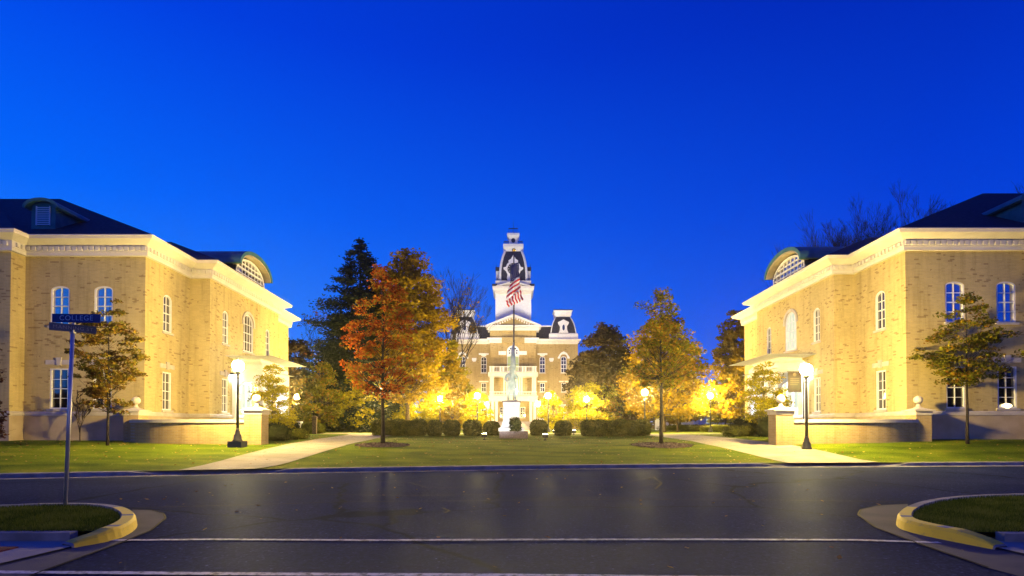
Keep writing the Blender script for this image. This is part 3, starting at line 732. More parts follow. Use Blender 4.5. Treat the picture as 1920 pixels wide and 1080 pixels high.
for px, py, lb in ((825,748,'globe lamp glowing among the yellow trees above the left clipped hedge'), (895,742,'globe lamp on a thin post left of the soldier statue'),
                   (1028,742,'globe lamp on a thin post right of the soldier statue'), (1100,749,'globe lamp before the dark round tree'),
                   (1209,735,'globe lamp just left of the tall thin trunk on the right lawn'), (1332,742,'globe lamp among the yellow trees near the right portico'),
                   (557,745,'globe lamp beside the left portico'), (718,731,'globe lamp seen directly behind the red maple trunk')):
    lamp_at(px, py, dist(py), lb)
lamp_at(1215, 777, 140, 'tiny far globe lamp over the end of the right hedge')
lamp_at(912, 760, 84, 'globe lamp left of the steps of the domed hall')
lamp_at(1009, 757, 80, 'globe lamp right of the steps of the domed hall')

# ------------------------------------------------------------------ street sign
def text_mesh(name, s, size, mat, parent, M4, ext=.002):
    cu = bpy.data.curves.new(name, 'FONT'); cu.body = s; cu.size = size; cu.align_x = 'CENTER'; cu.align_y = 'CENTER'; cu.extrude = ext; cu.space_character = 1.12
    t = bpy.data.objects.new('tmp', cu); C.objects.link(t); dg = bpy.context.evaluated_depsgraph_get()
    me = bpy.data.meshes.new_from_object(t.evaluated_get(dg)); bpy.data.objects.remove(t)
    me.transform(M4); me.materials.clear(); me.materials.append(mat); o = link(bpy.data.objects.new(name, me), parent); return o
from mathutils import Matrix
def street_sign():
    b = at(124, 948, .13); t_z = EYE+(HOR-602)/FPX*b.y
    R = empty('street_sign', (b.x, b.y, .12), 'street name sign with two crossed blades on a leaning steel post', 'street sign')
    lean = .10
    m = MB(); m.tube([(b.x, b.y, .0), (b.x+lean, b.y, t_z-.05)], .032, 10); m.build('post', M['steel'], R)
    T = Vector((b.x+lean, b.y, t_z))
    def blade(name, L, H, c, ang, txt, mat, lmat, ssize):
        Rm = Matrix.Translation(c-R.location) @ Matrix.Rotation(ang, 4, 'Z')
        m = MB(); m.box(-L/2, L/2, -.006, .006, -H/2, H/2); o = m.build(name, mat, None)
        o.data.transform(Rm); o.parent = R
        me = text_mesh('lettering', txt, ssize, lmat, o, Rm @ Matrix.Translation((0,-.008,0)) @ Matrix.Rotation(pi/2, 4, 'X'))
        bpy.data.objects[me.name].parent = o
    blade('name_blade', .82, .15, T+Vector((.06,0,.055)), radians(3), 'COLLEGE', M['sign_blue'], M['letter'], .125)
    blade('name_blade', .66, .135, T+Vector((.02,-.02,-.125)), radians(42), 'MANNING ST', M['sign_grey'], M['letter_grey'], .085)
    m = MB(); m.box(T.x-.035,T.x+.035,T.y-.035,T.y+.035,t_z-.21,t_z-.16); m.box(T.x-.02,T.x+.02,T.y+.008,T.y+.03,t_z-.05,t_z-.02); m.build('bracket', M['steel'], R)
street_sign()

# ------------------------------------------------------------------ vegetation
def leafmesh(name, cen, size, mat, parent, seed=0, flat=.5, aspect=.6):
    r = np.random.default_rng(seed); n = len(cen)
    a = r.normal(size=(n,3)); a[:,2] *= flat; a /= np.linalg.norm(a, axis=1)[:,None]
    b = r.normal(size=(n,3)); b -= (b*a).sum(1)[:,None]*a; b /= np.linalg.norm(b, axis=1)[:,None]
    s = size*r.uniform(.55, 1.35, n)[:,None]
    off = np.array(root_loc(parent)) if parent is not None else 0
    c = cen-off
    V = np.stack([c+a*s, c+b*s*aspect, c-a*s, c-b*s*aspect], 1).reshape(-1,3).astype(np.float32)
    me = bpy.data.meshes.new(name); me.vertices.add(4*n); me.vertices.foreach_set('co', V.ravel())
    me.loops.add(4*n); me.loops.foreach_set('vertex_index', np.arange(4*n, dtype=np.int32))
    me.polygons.add(n); me.polygons.foreach_set('loop_start', np.arange(0,4*n,4, dtype=np.int32)); me.polygons.foreach_set('loop_total', np.full(n,4, dtype=np.int32))
    me.materials.append(mat); me.update(); me.validate()
    return link(bpy.data.objects.new(name, me), parent)
def interp(p, t): return float(np.interp(t, [q[0] for q in p], [q[1] for q in p]))
def tree(name, x, y, H, cb, prof, nc, nl, ls, mat, seed, label, cat='tree', group=None, trunk_r=.1, bark='bark', cs=.26, flatc=.5, zb=None, lean=0, low=1.0, offx=0):
    """H crown top, cb crown base (above ground), prof radius by relative height, nc clumps, nl leaves per clump"""
    z0 = gh(x, y) if zb is None else zb
    r = np.random.default_rng(seed); R = empty(name, (x, y, z0), label, cat, group)
    tb = MB(); top = z0+H*.94; K = 9; tp = []
    for i in range(K):
        t = i/(K-1); tp.append(Vector((x+lean*t+r.normal(0,.02)*H*.05*(t > 0), y+r.normal(0,.02)*H*.05*(t > 0), z0-.15+(top-z0+.15)*t)))
    tb.tube(tp, [trunk_r*(1.25 if i == 0 else 1)*(1-.86*i/(K-1)) for i in range(K)], 8)
    def tz(z):
        t = min(1, max(0, (z-z0)/(top-z0))); i = t*(K-1); j = min(K-2, int(i)); return tp[j].lerp(tp[j+1], i-j)
    cen = []; Rm = max(p[1] for p in prof)
    for c in range(nc):
        while True:
            t = r.uniform(0, 1); rr = interp(prof, t)
            if r.uniform() < (rr/Rm)**1.3+.05: break
        ang = r.uniform(0, 2*pi); rad = rr*sqrt(r.uniform(.08, 1.0))*.86*r.uniform(.78, 1.2)
        zc = z0+cb+(H-cb)*t
        p = Vector((x+lean*t+offx*t*(1-t)*4+rad*cos(ang), y+rad*sin(ang), zc))
        zs = max(z0+cb*1.12, zc-rad*.75*low-.2*H*.1); a = tz(zs); mid = a.lerp(p, .55)+Vector((0,0,-.06*rad))
        rr0 = trunk_r*.34*max(.25, 1-(zs-z0)/H)
        tb.tube([a, mid, p], [rr0, rr0*.55, rr0*.2], 4)
        for _ in range(3):
            q = p+Vector(r.normal(0, cs*Rm*.7, 3)); tb.tube([mid.lerp(p, r.uniform(.2,.9)), q], [rr0*.3, rr0*.1], 3)
        sg = cs*Rm*r.uniform(.6, 1.25); k = int(nl*r.uniform(.6, 1.3)*(sg/(cs*Rm)))
        g = r.normal(size=(k,3)); g /= (np.linalg.norm(g, axis=1)[:,None]+1e-6); g *= (r.uniform(0,1,(k,1))**.45)*sg*1.35; g[:,2] *= flatc
        g[:,2] -= .12*np.abs(g[:,0])
        cen.append(np.array(p)+g)
    tb.build('trunk', M[bark], R, fix=False)
    if nl > 0: leafmesh('crown', np.concatenate(cen), ls, mat, R, seed)
    return R
def bare_tree(name, x, y, H, seed, label, bark='bark_dark', spread=.5, r0=.22, depth=6, leaves=None, group=None, cb=.3, thin=1.0):
    z0 = gh(x, y); rn = random.Random(seed); R = empty(name, (x, y, z0), label, 'tree', group); tb = MB(); tips = []
    def grow(p, d, L, r, k):
        q = p+d*L*.5+Vector((rn.uniform(-1,1), rn.uniform(-1,1), 0))*L*.05; e = q+(d+Vector((rn.uniform(-.2,.2), rn.uniform(-.2,.2), .08))).normalized()*L*.5
        r = max(r, .018*thin); tb.tube([p, q, e], [r, r*.85, r*.68], 5 if k > 3 else 3)
        if k == 0: tips.append(e); return
        for _ in range(2 if rn.random() < .45 else 3):
            nd = (d+Vector((rn.gauss(0,spread), rn.gauss(0,spread), rn.uniform(-.05,.35)))).normalized()
            grow(e if rn.random() < .6 else q.lerp(e, .5), nd, L*rn.uniform(.62,.85), r*.6, k-1)
    grow(Vector((x,y,z0-.2)), Vector((0,0,1)), H*cb, r0, depth)
    # normalise the height to H
    zt = max(v[2] for v in tb.v); f = (H)/(zt-z0)
    tb.v = [(v[0], v[1], z0+(v[2]-z0)*f) for v in tb.v]
    tb.build('trunk', M[bark], R, fix=False)
    if leaves:
        mat, frac, ls, nn = leaves; r = np.random.default_rng(seed); T = [t for t in tips if rn.random() < frac]
        cen = np.concatenate([np.array([t.x, t.y, z0+(t.z-z0)*f])+r.normal(0,.35,(nn,3)) for t in T]); leafmesh('crown', cen, ls, mat, R, seed)
    return R
def spruce(x, y, H, rad, seed, label):
    z0 = gh(x, y); r = np.random.default_rng(seed); R = empty('spruce_tree', (x, y, z0), label, 'tree'); tb = MB(); tb.tube([(x,y,z0-.2),(x,y,z0+H*.98)], [.35,.04], 8); cen = []
    nt_ = 34
    for i in range(nt_):
        t = i/(nt_-1); z = z0+H*(.06+.93*t); rr = min(4.7, rad*(1-t)**.8)*r.uniform(.75, 1.15)+.12; nb = max(5, int(15*(1-t)+5))
        for b in range(nb):
            a = r.uniform(0, 2*pi); L = rr*r.uniform(.65, 1.2); e = Vector((x+L*cos(a), y+L*sin(a), z-L*.22+r.uniform(-.2,.2))); tb.tube([(x,y,z),e], [.05*(1-t)+.012,.008], 3)
            k = int(30+L*46); s = r.uniform(.1, 1.05, k)**.55; p = np.array((x,y,z))+(np.array(e)-np.array((x,y,z)))*s[:,None]; p[:,2] += .12*L*np.maximum(0, s-.7)*2
            w = .16+.12*L*(1-s*.5); p += r.normal(0,1,(k,3))*w[:,None]*np.array([1,1,.45]); p[:,2] -= abs(r.normal(0,.12,k)); cen.append(p)
    tb.build('trunk', M['bark_dark'], R, fix=False); leafmesh('crown', np.concatenate(cen), .20, M['needle'], R, seed, flat=.4, aspect=.35)
M['needle'] = leaf_mat('spruce_needles', [(.010,.018,.012), (.02,.03,.018), (.035,.045,.02)], .8, .1)
M['red'] = leaf_mat('red_maple_leaves', [(.17,.035,.010), (.30,.065,.012), (.38,.11,.018), (.32,.17,.02), (.18,.15,.02)], .55)
M['orange'] = leaf_mat('orange_leaves', [(.13,.085,.006), (.24,.155,.008), (.31,.205,.010), (.20,.155,.012)], .35)
M['olive'] = leaf_mat('olive_leaves', [(.075,.075,.008), (.13,.135,.012), (.20,.185,.015), (.28,.14,.015)], .6)
M['yellow'] = leaf_mat('yellow_leaves', [(.17,.16,.006), (.28,.24,.006), (.42,.34,.006), (.26,.25,.010)], .5)
M['brown'] = leaf_mat('brown_leaves', [(.03,.022,.010), (.055,.038,.014), (.08,.055,.018)], .5, .2)
M['rust'] = leaf_mat('rust_leaves', [(.10,.035,.02), (.16,.06,.025), (.14,.09,.02)], .5, .25)
M['oak'] = leaf_mat('oak_leaves', [(.12,.06,.015), (.17,.10,.015), (.20,.16,.02), (.12,.12,.02)], .6, .3)
M['hedge'] = leaf_mat('hedge_leaves', [(.03,.035,.006), (.075,.08,.010), (.12,.11,.018)], 1.5, .15)
M['darkgreen'] = leaf_mat('dark_shrub_leaves', [(.012,.016,.008), (.03,.035,.012), (.05,.05,.02)], 1.5, .15)
M['farleaf'] = leaf_mat('far_tree_leaves', [(.02,.016,.008), (.05,.035,.012), (.09,.06,.015)], .3, .2)
M['woods'] = leaf_mat('woods_leaves', [(.015,.014,.010), (.03,.025,.012), (.05,.035,.015)], .3, .1)

YG = 'leafy autumn trees on the campus lawns'
tree('maple_tree', -6.13, 27.0, 8.75, 2.3, [(0,.7),(.12,1.9),(.3,2.3),(.5,1.95),(.7,1.35),(.88,.7),(1,.2)], 105, 90, .075, M['red'], 4, 'red maple standing alone in a mulch ring on the left of the middle lawn', trunk_r=.10, bark='bark_dark', cs=.15, flatc=.42, group=YG)
tree('oak_tree', 7.45, 28.4, 7.75, 3.0, [(0,1.5),(.2,2.4),(.45,2.0),(.6,1.6),(.75,1.15),(.9,.9),(1,.5)], 92, 62, .075, M['olive'], 9, 'tall thin sparse olive tree in a mulch ring on the right of the middle lawn', trunk_r=.10, bark='bark_dark', cs=.15, flatc=.42, group=YG)
tree('oak_tree', -17.9, 25.2, 6.6, 1.4, [(0,.7),(.15,1.0),(.4,1.35),(.6,1.6),(.75,1.25),(.9,.6),(1,.3)], 105, 90, .065, M['oak'], 15, 'small brown and green tree in front of the left hall beside the street sign', trunk_r=.055, bark='bark_dark', cs=.17, flatc=.42, group=YG)
tree('oak_tree', 21.6, 27.0, 7.0, 2.9, [(0,1.4),(.2,2.2),(.42,2.3),(.62,1.6),(.8,1.0),(1,.4)], 105, 85, .07, M['olive'], 22, 'small olive leaved tree in front of the right hall', trunk_r=.075, bark='bark_dark', cs=.15, flatc=.38, group=YG)
tree('oak_tree', -23.3, 24.6, 4.7, .2, [(0,1.1),(.3,1.4),(.45,.8),(.6,1.1),(.8,1.2),(1,.3)], 90, 90, .07, M['rust'], 31, 'dark low tree half out of view at the left edge', trunk_r=.07, bark='bark_dark', cs=.22, flatc=.5, group=YG)
# trees beside the porticos
tree('young_tree', -13.8, 32.8, 4.3, .4, [(0,1.1),(.3,1.4),(.6,1.2),(.85,.7),(1,.3)], 110, 110, .055, M['yellow'], 41, 'small bright yellow tree growing before the left portico', trunk_r=.06, cs=.2, group=YG)
tree('young_tree', 14.4, 32.5, 4.1, .8, [(0,1.0),(.3,1.45),(.6,1.25),(.85,.75),(1,.3)], 110, 110, .055, M['yellow'], 42, 'small bright yellow tree growing before the right portico', trunk_r=.06, cs=.2, group=YG)
# behind
spruce(-16.6, 62, 21.2, 8.6, 5, 'tall dark spruce rising behind the red maple')
tree('maple_tree', -11.2, 61, 19.2, 3.4, [(0,2.5),(.2,4.0),(.5,4.7),(.75,3.8),(.9,2.4),(1,.9)], 250, 130, .19, M['orange'], 51, 'big orange gold tree behind the red maple', trunk_r=.25, cs=.2, group=YG)
tree('lime_tree', -15.6, 59, 6.6, .8, [(0,1.8),(.4,2.5),(.7,2.0),(1,.5)], 90, 110, .14, M['yellow'], 52, 'low yellow tree under the dark spruce', trunk_r=.12, cs=.22, group=YG)
tree('lime_tree', -13.2, 64, 8.2, .8, [(0,2.4),(.4,3.0),(.7,2.2),(1,.5)], 110, 120, .15, M['yellow'], 53, 'yellow tree right behind the lower trunk of the red maple', trunk_r=.14, cs=.2, group=YG)
tree('lime_tree', -8.4, 74, 11.6, .8, [(0,3.2),(.4,3.9),(.7,2.9),(1,.9)], 170, 130, .18, M['yellow'], 54, 'tallest bright yellow tree behind the left clipped hedge', trunk_r=.16, cs=.2, group=YG)
tree('lime_tree', -6.9, 66, 9.5, 1.0, [(0,1.3),(.3,2.0),(.7,1.7),(1,.5)], 80, 120, .17, M['orange'], 55, 'amber tree beside the left end of the domed hall', trunk_r=.16, cs=.22, group=YG)
tree('lime_tree', -8.6, 69, 5.8, .5, [(0,2.8),(.4,3.3),(.7,2.4),(1,.6)], 100, 120, .13, M['yellow'], 56, 'lowest yellow tree above the left row of clipped bushes', trunk_r=.1, cs=.22, group=YG)
tree('lime_tree', 9.4, 69.5, 5.9, .5, [(0,3.0),(.4,3.6),(.7,2.6),(1,.7)], 110, 120, .13, M['yellow'], 57, 'low yellow green tree under the dark round tree', trunk_r=.1, cs=.22, group=YG)
tree('lime_tree', 4.6, 64, 4.6, .5, [(0,1.4),(.4,1.9),(.7,1.5),(1,.4)], 50, 100, .13, M['yellow'], 58, 'low yellow tree right of the domed hall porch', trunk_r=.1, cs=.22, group=YG)
tree('beech_tree', 11.9, 73, 13.6, .8, [(0,5.0),(.25,5.6),(.5,5.0),(.75,3.9),(.92,2.4),(1,1.0)], 330, 130, .19, M['brown'], 59, 'dark brown round tree at the right of the domed hall', trunk_r=.3, cs=.16, group=YG)
tree('maple_tree', 16.0, 60, 12.0, 1.8, [(0,3.6),(.3,5.2),(.55,4.4),(.8,2.8),(1,.9)], 220, 130, .17, M['orange'], 60, 'amber tree behind the thin tree on the right lawn', trunk_r=.22, cs=.19, group=YG)
tree('lime_tree', 17.9, 61.5, 6.3, 1.6, [(0,3.2),(.4,3.6),(.7,2.8),(1,.8)], 130, 120, .13, M['yellow'], 61, 'spreading yellow tree left of the lamp near the right portico', trunk_r=.12, cs=.2, group=YG)
tree('lime_tree', 24.0, 64, 6.9, 1.2, [(0,2.2),(.4,2.6),(.7,2.1),(1,.6)], 100, 120, .14, M['yellow'], 62, 'yellow tree just left of the right portico', trunk_r=.12, cs=.2, group=YG)
tree('maple_tree', 24.1, 61, 12.8, 1.6, [(0,2.2),(.3,2.9),(.6,2.6),(.85,1.8),(1,.7)], 170, 130, .17, M['orange'], 63, 'tall orange tree against the corner of the right hall', trunk_r=.25, cs=.2, group=YG)
tree('maple_tree', -25.2, 66, 11.2, 1.0, [(0,2.8),(.3,3.2),(.6,2.6),(.85,1.7),(1,.6)], 120, 110, .19, M['farleaf'], 64, 'dusky brown tree beyond the left portico', trunk_r=.25, cs=.2, group=YG)
bare_tree('ash_tree', -26.5, 70, 14.5, 65, 'sparse rusty tree top beyond the corner of the left hall', spread=.5, r0=.2, leaves=(M['rust'], .5, .14, 5), group=YG)
tree('yew_tree', -21.2, 74, 8.8, .5, [(0,2.6),(.4,2.7),(.8,1.6),(1,.4)], 100, 110, .2, M['needle'], 66, 'black green evergreen between the spruce and the left portico', trunk_r=.2, cs=.2, group=YG)
bare_tree('ash_tree', -11.6, 84, 24.0, 171, 'leafless tree with a few orange leaves left of the clock tower', spread=.24, r0=.34, depth=7, thin=1.0, leaves=(M['orange'], .05, .2, 8), group='bare trees')
bare_tree('ash_tree', -10.4, 96, 23.5, 175, 'leafless tree nearest the clock tower', spread=.20, r0=.26, depth=7, thin=.8, group='bare trees')
for i, (px, H) in enumerate(((1520,28.5),(1592,32.5),(1645,35.5),(1700,35.0))):
    d = 84; bare_tree('ash_tree', (px-960)/FPX*d, d, H*.98, 80+i, ('outermost left and shortest of the', 'second from left of the', 'third from left, tall, of the', 'rightmost and closest to the ridge of the')[i]+' bare trees above the right hall roof', spread=.28, r0=.30, depth=8, thin=.75, group='bare trees')
bare_tree('ash_tree', 70, 80, 37.0, 88, 'bare tree top poking over the dormer at the right edge', spread=.28, r0=.30, depth=8, thin=.75, group='bare trees')
# little leafless shrub by left hall
bare_tree('bare_shrub', -21.9, 28.9, 2.6, 91, 'small leafless shrub against the stone base of the left hall', spread=.5, r0=.035, depth=5, bark='bark', cb=.2)

# mulch rings
def ring(x, y, r, label):
    m = MB(); K = 40; vs = [(x, y, gh(x,y)+.10)]; rnd = random.Random(int(x*10))
    for q, h in ((.6,.08),(.9,.045),(1.0,.015)):
        for k in range(K):
            rr = r*q*(1+rnd.uniform(-.04,.04)); px, py = x+rr*cos(2*pi*k/K), y+rr*sin(2*pi*k/K); vs.append((px, py, gh(px, py)+h))
    fs = [(0, 1+k, 1+(k+1) % K) for k in range(K)]+[(1+j*K+k, 1+(j+1)*K+k, 1+(j+1)*K+(k+1) % K, 1+j*K+(k+1) % K) for j in range(2) for k in range(K)]
    m.add(vs, fs, 0, True)
    for _ in range(420):
        a = rnd.uniform(0,2*pi); q = r*sqrt(rnd.random())*1.03; px, py = x+q*cos(a), y+q*sin(a); z = gh(px,py)+.09*(1-(q/r)**2)+.02; b = rnd.uniform(0,pi); l = rnd.uniform(.03,.08)
        m.add([(px-l*cos(b),py-l*sin(b),z),(px+.015,py,z+.03),(px+l*cos(b),py+l*sin(b),z+.01),(px-.01,py-.02,z-.01)], [(0,1,2,3)])
    tag(m.build('mulch_bed', M['mulch'], fix=False), label, 'mulch bed')
ring(-6.13, 27.0, 1.25, 'round mulch bed at the foot of the red maple')
ring(7.45, 28.4, 1.5, 'round mulch bed at the foot of the thin olive tree')

# clipped shrubs
def make_shrub(name, rx, ry, h, mat, seed, parent=None, n=2600, ls=.045, lump=.06):
    r = np.random.default_rng(seed); m = MB(); vs = []; fs = []; A, B = 18, 10
    for j in range(B+1):
        ph = pi*j/B
        for i in range(A):
            th = 2*pi*i/A; k = .93+r.uniform(-lump, lump)
            sx = abs(sin(ph))**.7; cz = math.copysign(abs(cos(ph))**.8, cos(ph))
            vs.append((rx*k*sx*cos(th), ry*k*sx*sin(th), h*.5+h*.5*k*cz))
    for j in range(B):
        for i in range(A): fs.append((j*A+i, j*A+(i+1) % A, (j+1)*A+(i+1) % A, (j+1)*A+i))
    m.add(vs, fs, 0, True)
    for _ in range(n):
        th = r.uniform(0,2*pi); ph = math.acos(r.uniform(-1,1)); sx = abs(sin(ph))**.7; cz = math.copysign(abs(cos(ph))**.8, cos(ph)); k = r.uniform(.92,1.07+lump*.6)
        c = Vector((rx*k*sx*cos(th), ry*k*sx*sin(th), h*.5+h*.5*k*cz)); a = Vector(r.normal(size=3)).normalized()*ls; b = Vector(r.normal(size=3)).normalized()*ls*.6
        m.add([c+a, c+b, c-a, c-b], [(0,1,2,3)])
    o = m.build(name, mat, None, fix=False); return o
s1 = make_shrub('clipped_shrub', .54, .56, 1.12, M['hedge'], 1, lump=.09, ls=.065); s2 = make_shrub('clipped_shrub', .56, .56, 1.05, M['hedge'], 2, lump=.2, ls=.08); used = set()
tree('lime_tree', -19.3, 57, 7.0, .8, [(0,2.0),(.4,2.6),(.7,2.0),(1,.5)], 95, 110, .14, M['olive'], 101, 'olive tree left of the spruce trunk', trunk_r=.12, cs=.22, group=YG)
tree('lime_tree', -3.9, 62, 4.4, .4, [(0,1.5),(.4,1.9),(.7,1.4),(1,.4)], 60, 110, .12, M['yellow'], 102, 'low yellow tree just left of the statue pedestal', trunk_r=.1, cs=.22, group=YG)
tree('maple_tree', 21.8, 74, 8.5, 1.2, [(0,2.6),(.4,3.2),(.7,2.4),(1,.6)], 110, 120, .17, M['orange'], 103, 'amber tree in the gap left of the right portico', trunk_r=.2, cs=.2, group=YG)
tree('lime_tree', 12.0, 70, 6.6, .6, [(0,2.4),(.4,2.8),(.7,2.0),(1,.5)], 90, 120, .15, M['olive'], 104, 'olive tree behind the right block of clipped shrubs', trunk_r=.14, cs=.22, group=YG)
HG = 'clipped shrubs in a row behind the monument'
row = [(712,40),(730,40.3),(748,40),(768,39.8),(784,40.1),(815,39.8),(847,40),(886,41),(922,41.5),(1010,41.5),(1056,40.5),(1104,40),(1124,40.2),(1144,40.5),(1164,40.2),(1184,40.5),(1204,40.6)]
descr = ['outer end of the left row, shadowed by the red maple trunk','second in from the outer end of the left row','third in from the outer end of the left row','fourth in from the outer end of the left row','fifth in from the outer end of the left row',
 'standing apart under the lamp in the yellow trees','next toward the statue from the one under that lamp','two places left of the statue pedestal, loosely grown','immediately left of the statue pedestal','immediately right of the statue pedestal',
 'standing apart under the dark round tree, second right of the statue','inner end of the right block','second in the right block counted from the statue','third in the right block counted from the statue','fourth in the right block counted from the statue','fifth in the right block counted from the statue','outer end of the right block near the thin tree']
for i, ((px, d), ds) in enumerate(zip(row, descr)):
    src = s2 if i in (7,8,9) else s1
    if src.name in used: o = src.copy(); C.objects.link(o)
    else: o = src; used.add(src.name)
    x = (px-960)/FPX*d; o.location = (x, d, gh(x, d)-.04); o.rotation_euler.z = i*1.3; w = 1.0+.06*sin(i*2.1); o.scale = (w, w, 1+.05*sin(i*3.7))
    tag(o, 'clipped dark green shrub '+ds, 'shrub', HG)
BG = 'low bushes around the porticos'
def bush(px, d, rx, h, mat, seed, label):
    x = (px-960)/FPX*d; o = make_shrub('bush', rx, rx*.8, h, M[mat], seed, n=1500, ls=.05, lump=.14); o.location = (x, d, gh(x,d)-.06); tag(o, label, 'bush', BG)
bush(512, 30.6, .85, .95, 'darkgreen', 3, 'dark bush beside the left end pier, nearest the street')
bush(545, 32.5, .95, .65, 'hedge', 4, 'low green bush at the grass edge in front of the left portico')
bush(530, 34.5, 1.0, 1.15, 'darkgreen', 5, 'taller dark bush under the small yellow tree at the left portico')
bush(585, 47, 1.0, 1.0, 'hedge', 6, 'rounded bush beyond the white planter')
bush(1448, 31.5, .8, 1.2, 'darkgreen', 7, 'tall dark bush hugging the right end pier')
bush(1400, 35.5, 1.0, .95, 'darkgreen', 8, 'dark bush under the small yellow tree at the right portico')
bush(1385, 33.5, .9, .65, 'hedge', 9, 'low green bush at the grass edge in front of the right portico')
bush(1410, 39.0, 1.1, 1.2, 'darkgreen', 10, 'dark bush against the plinth of the right portico')
for i, (px, d, w) in enumerate(((640,62,3.0),(1290,66,3.4),(1350,60,2.2),(670,60,1.2))):
    x = (px-960)/FPX*d; o = make_shrub('hedge', w, .6, .85, M['hedge'], 20+i, n=1600, ls=.07); o.location = (x, d, gh(x,d)-.05)
    tag(o, ('long low hedge across the lawn under the spruce','long low hedge beyond the right path','short low hedge left of the right portico','small low hedge in front of the small cream house')[i], 'hedge', 'far low hedges')
# monument ring of evergreen in front of pedestal
# white planter
x, d = (556-960)/FPX*42, 42; R = empty('planter', (x, d, gh(x,d)), 'white urn planter with a leafy plant by the left portico', 'planter')
m = MB(); m.lathe(x, d, [(.28,gh(x,d)),(.28,gh(x,d)+.1),(.2,gh(x,d)+.2),(.36,gh(x,d)+.85),(.45,gh(x,d)+.9),(.45,gh(x,d)+1.0)], 16); m.build('urn', M['white'], R)
r = np.random.default_rng(3); g = r.normal(size=(500,3))*np.array([.28,.28,.25])+np.array([x,d,gh(x,d)+1.3]); leafmesh('plant', g, .06, M['hedge'], R, 3)
x, d = (590-960)/FPX*46, 46; m = MB(); m.box(x-.16,x+.16,d-.12,d+.12,gh(x,d)-.1,gh(x,d)+1.3); m.sqlathe(x,d,[(.2,gh(x,d)+1.3),(.2,gh(x,d)+1.36),(.05,gh(x,d)+1.5)]); tag(m.build('post', M['bark']), 'short brown wooden post on the grass beyond the left portico', 'post')

# ------------------------------------------------------------------ the domed hall at the end of the lawn
HD = 115.0; HS = HD/FPX; HX = (963-960)*HS
def hx(px): return (px-960)*HS
def hz(py): return EYE+(HOR-py)*HS
HR = empty('clock_tower_hall', (HX, HD, 1.2), 'tan brick hall with a white clock tower at the far end of the lawn', 'building')
T0 = None
zc = hz(644)
# body: central bay projects 1.5 m
xL, xR, cL, cR = hx(845), hx(1084), hx(919), hx(1005)
FPH = [(xL,HD),(cL,HD),(cL,HD-1.5),(cR,HD-1.5),(cR,HD),(xR,HD),(xR,HD+22),(xL,HD+22)]
wb = MB(); hw = []
def hwin(i, px, y0, y1, w, arch, **kw): hw.append((i, hx(px), hz(y0), hz(y1), w, arch, kw))
for i, px in ((0,867),(0,907),(4,1017),(4,1057)):
    hwin(i, px, 699, 668, 1.15, .55, rows=4); hwin(i, px, 735, 718, 1.0, 0, rows=2); hwin(i, px, 786, 762, 1.1, 0, rows=4)
hwin(2, 962, 699, 652, 2.4, 1.2, rows=3, cols=3, mat='lit_dim')
hwin(2, 962, 741, 712, 1.8, 0, rows=3, mat='lit'); 
for px in (942, 980): hwin(2, px, 783, 764, 1.0, 0, rows=4)
for i in range(8):
    F, L = frame_fn(FPH[i], FPH[(i+1) % 8]); hs = []
    for (j, cx, a, b, w, r, kw) in hw:
        if j == i:
            s = cx-FPH[i][0]; hs.append(arch_poly(s, w, a, b, r))
    wall(wb, F, L, 1.0, zc+.05, hs)
# gable face of the central bay above the cornice
wb.extr([(cL,zc),(cR,zc),(cR,hz(620)),(cL,hz(620))], lambda a,b,q: (a,q,b), HD-1.5, HD+3)
wb.build('wall', M['hall_brick'], HR)
for (i, cx, a, b, w, r, kw) in hw:
    F, L = frame_fn(FPH[i], FPH[i+1]); s = cx-FPH[i][0]; kw = dict(kw); mat = kw.pop('mat', 'glass')
    wo = window(F, None, HR, s, a, b, w, r, mat=mat, bar=.07, fw=.10, sillw=.2, **kw)
    mb = MB()
    if i != 2 and r > 0:
        if abs(cx-HX) > 8:   # pointed hood
            t = b+.25; 
            mb.extr([(s-1.2,t-.7),(s-.75,t-.7),(s-.62,t-.1),(s-.3,t+.15),(s+.3,t+.15),(s+.62,t-.1),(s+.75,t-.7),(s+1.2,t-.7),(s+1.2,t-.45),(s+.6,t+.45),(s,t+.75),(s-.6,t+.45),(s-1.2,t-.45)][::1], F, -.22, .02)
        else: mb.extr([(s-1.0,b+.3),(s+1.0,b+.3),(s+1.0,b+.62),(s-1.0,b+.62)], F, -.22, .02); mb.extr([(s-.5,b+.05),(s+.5,b+.05),(s+.5,b+.3),(s-.5,b+.3)], F, -.12, .02)
        mb.build('hood', M['white'], wo)
    elif i != 2: mb.extr([(s-.95,b+.15),(s+.95,b+.15),(s+.95,b+.42),(s-.95,b+.42)], F, -.15, .02); mb.build('hood', M['trim'], wo)
# big central arch: white head with round holes
mb = MB(); cx = hx(962)
for a in range(8): pass
o_ = arch_poly(cx, 2.5, hz(670), hz(650)+.05, 1.2); mb.extr(o_, lambda a,b,q: (a,q,b), HD-1.56, HD-1.50)
mb2 = mb.build('window_head', M['white'], HR)
mb = MB()
for k in range(7):
    a = pi*(k/6*1.25-.125); px, pz = cx+.78*cos(a), hz(661)+.75*sin(a)
    mb.extr([(px+.17*cos(t), pz+.17*sin(t)) for t in np.linspace(0, 2*pi, 9)[:-1]], lambda a,b,q: (a,q,b), HD-1.58, HD-1.565)
mb.extr([(cx+.28*cos(t), hz(661)+.28*sin(t)) for t in np.linspace(0, 2*pi, 11)[:-1]], lambda a,b,q: (a,q,b), HD-1.58, HD-1.565)
mb.build('roundel', M['glass'], mb2)
for px in (942, 980.5): mb = MB(); mb.box(hx(px)-.75, hx(px)+.75, HD-1.6, HD-1.502, hz(667), hz(660)); mb.build('stone_block', M['white'], HR)
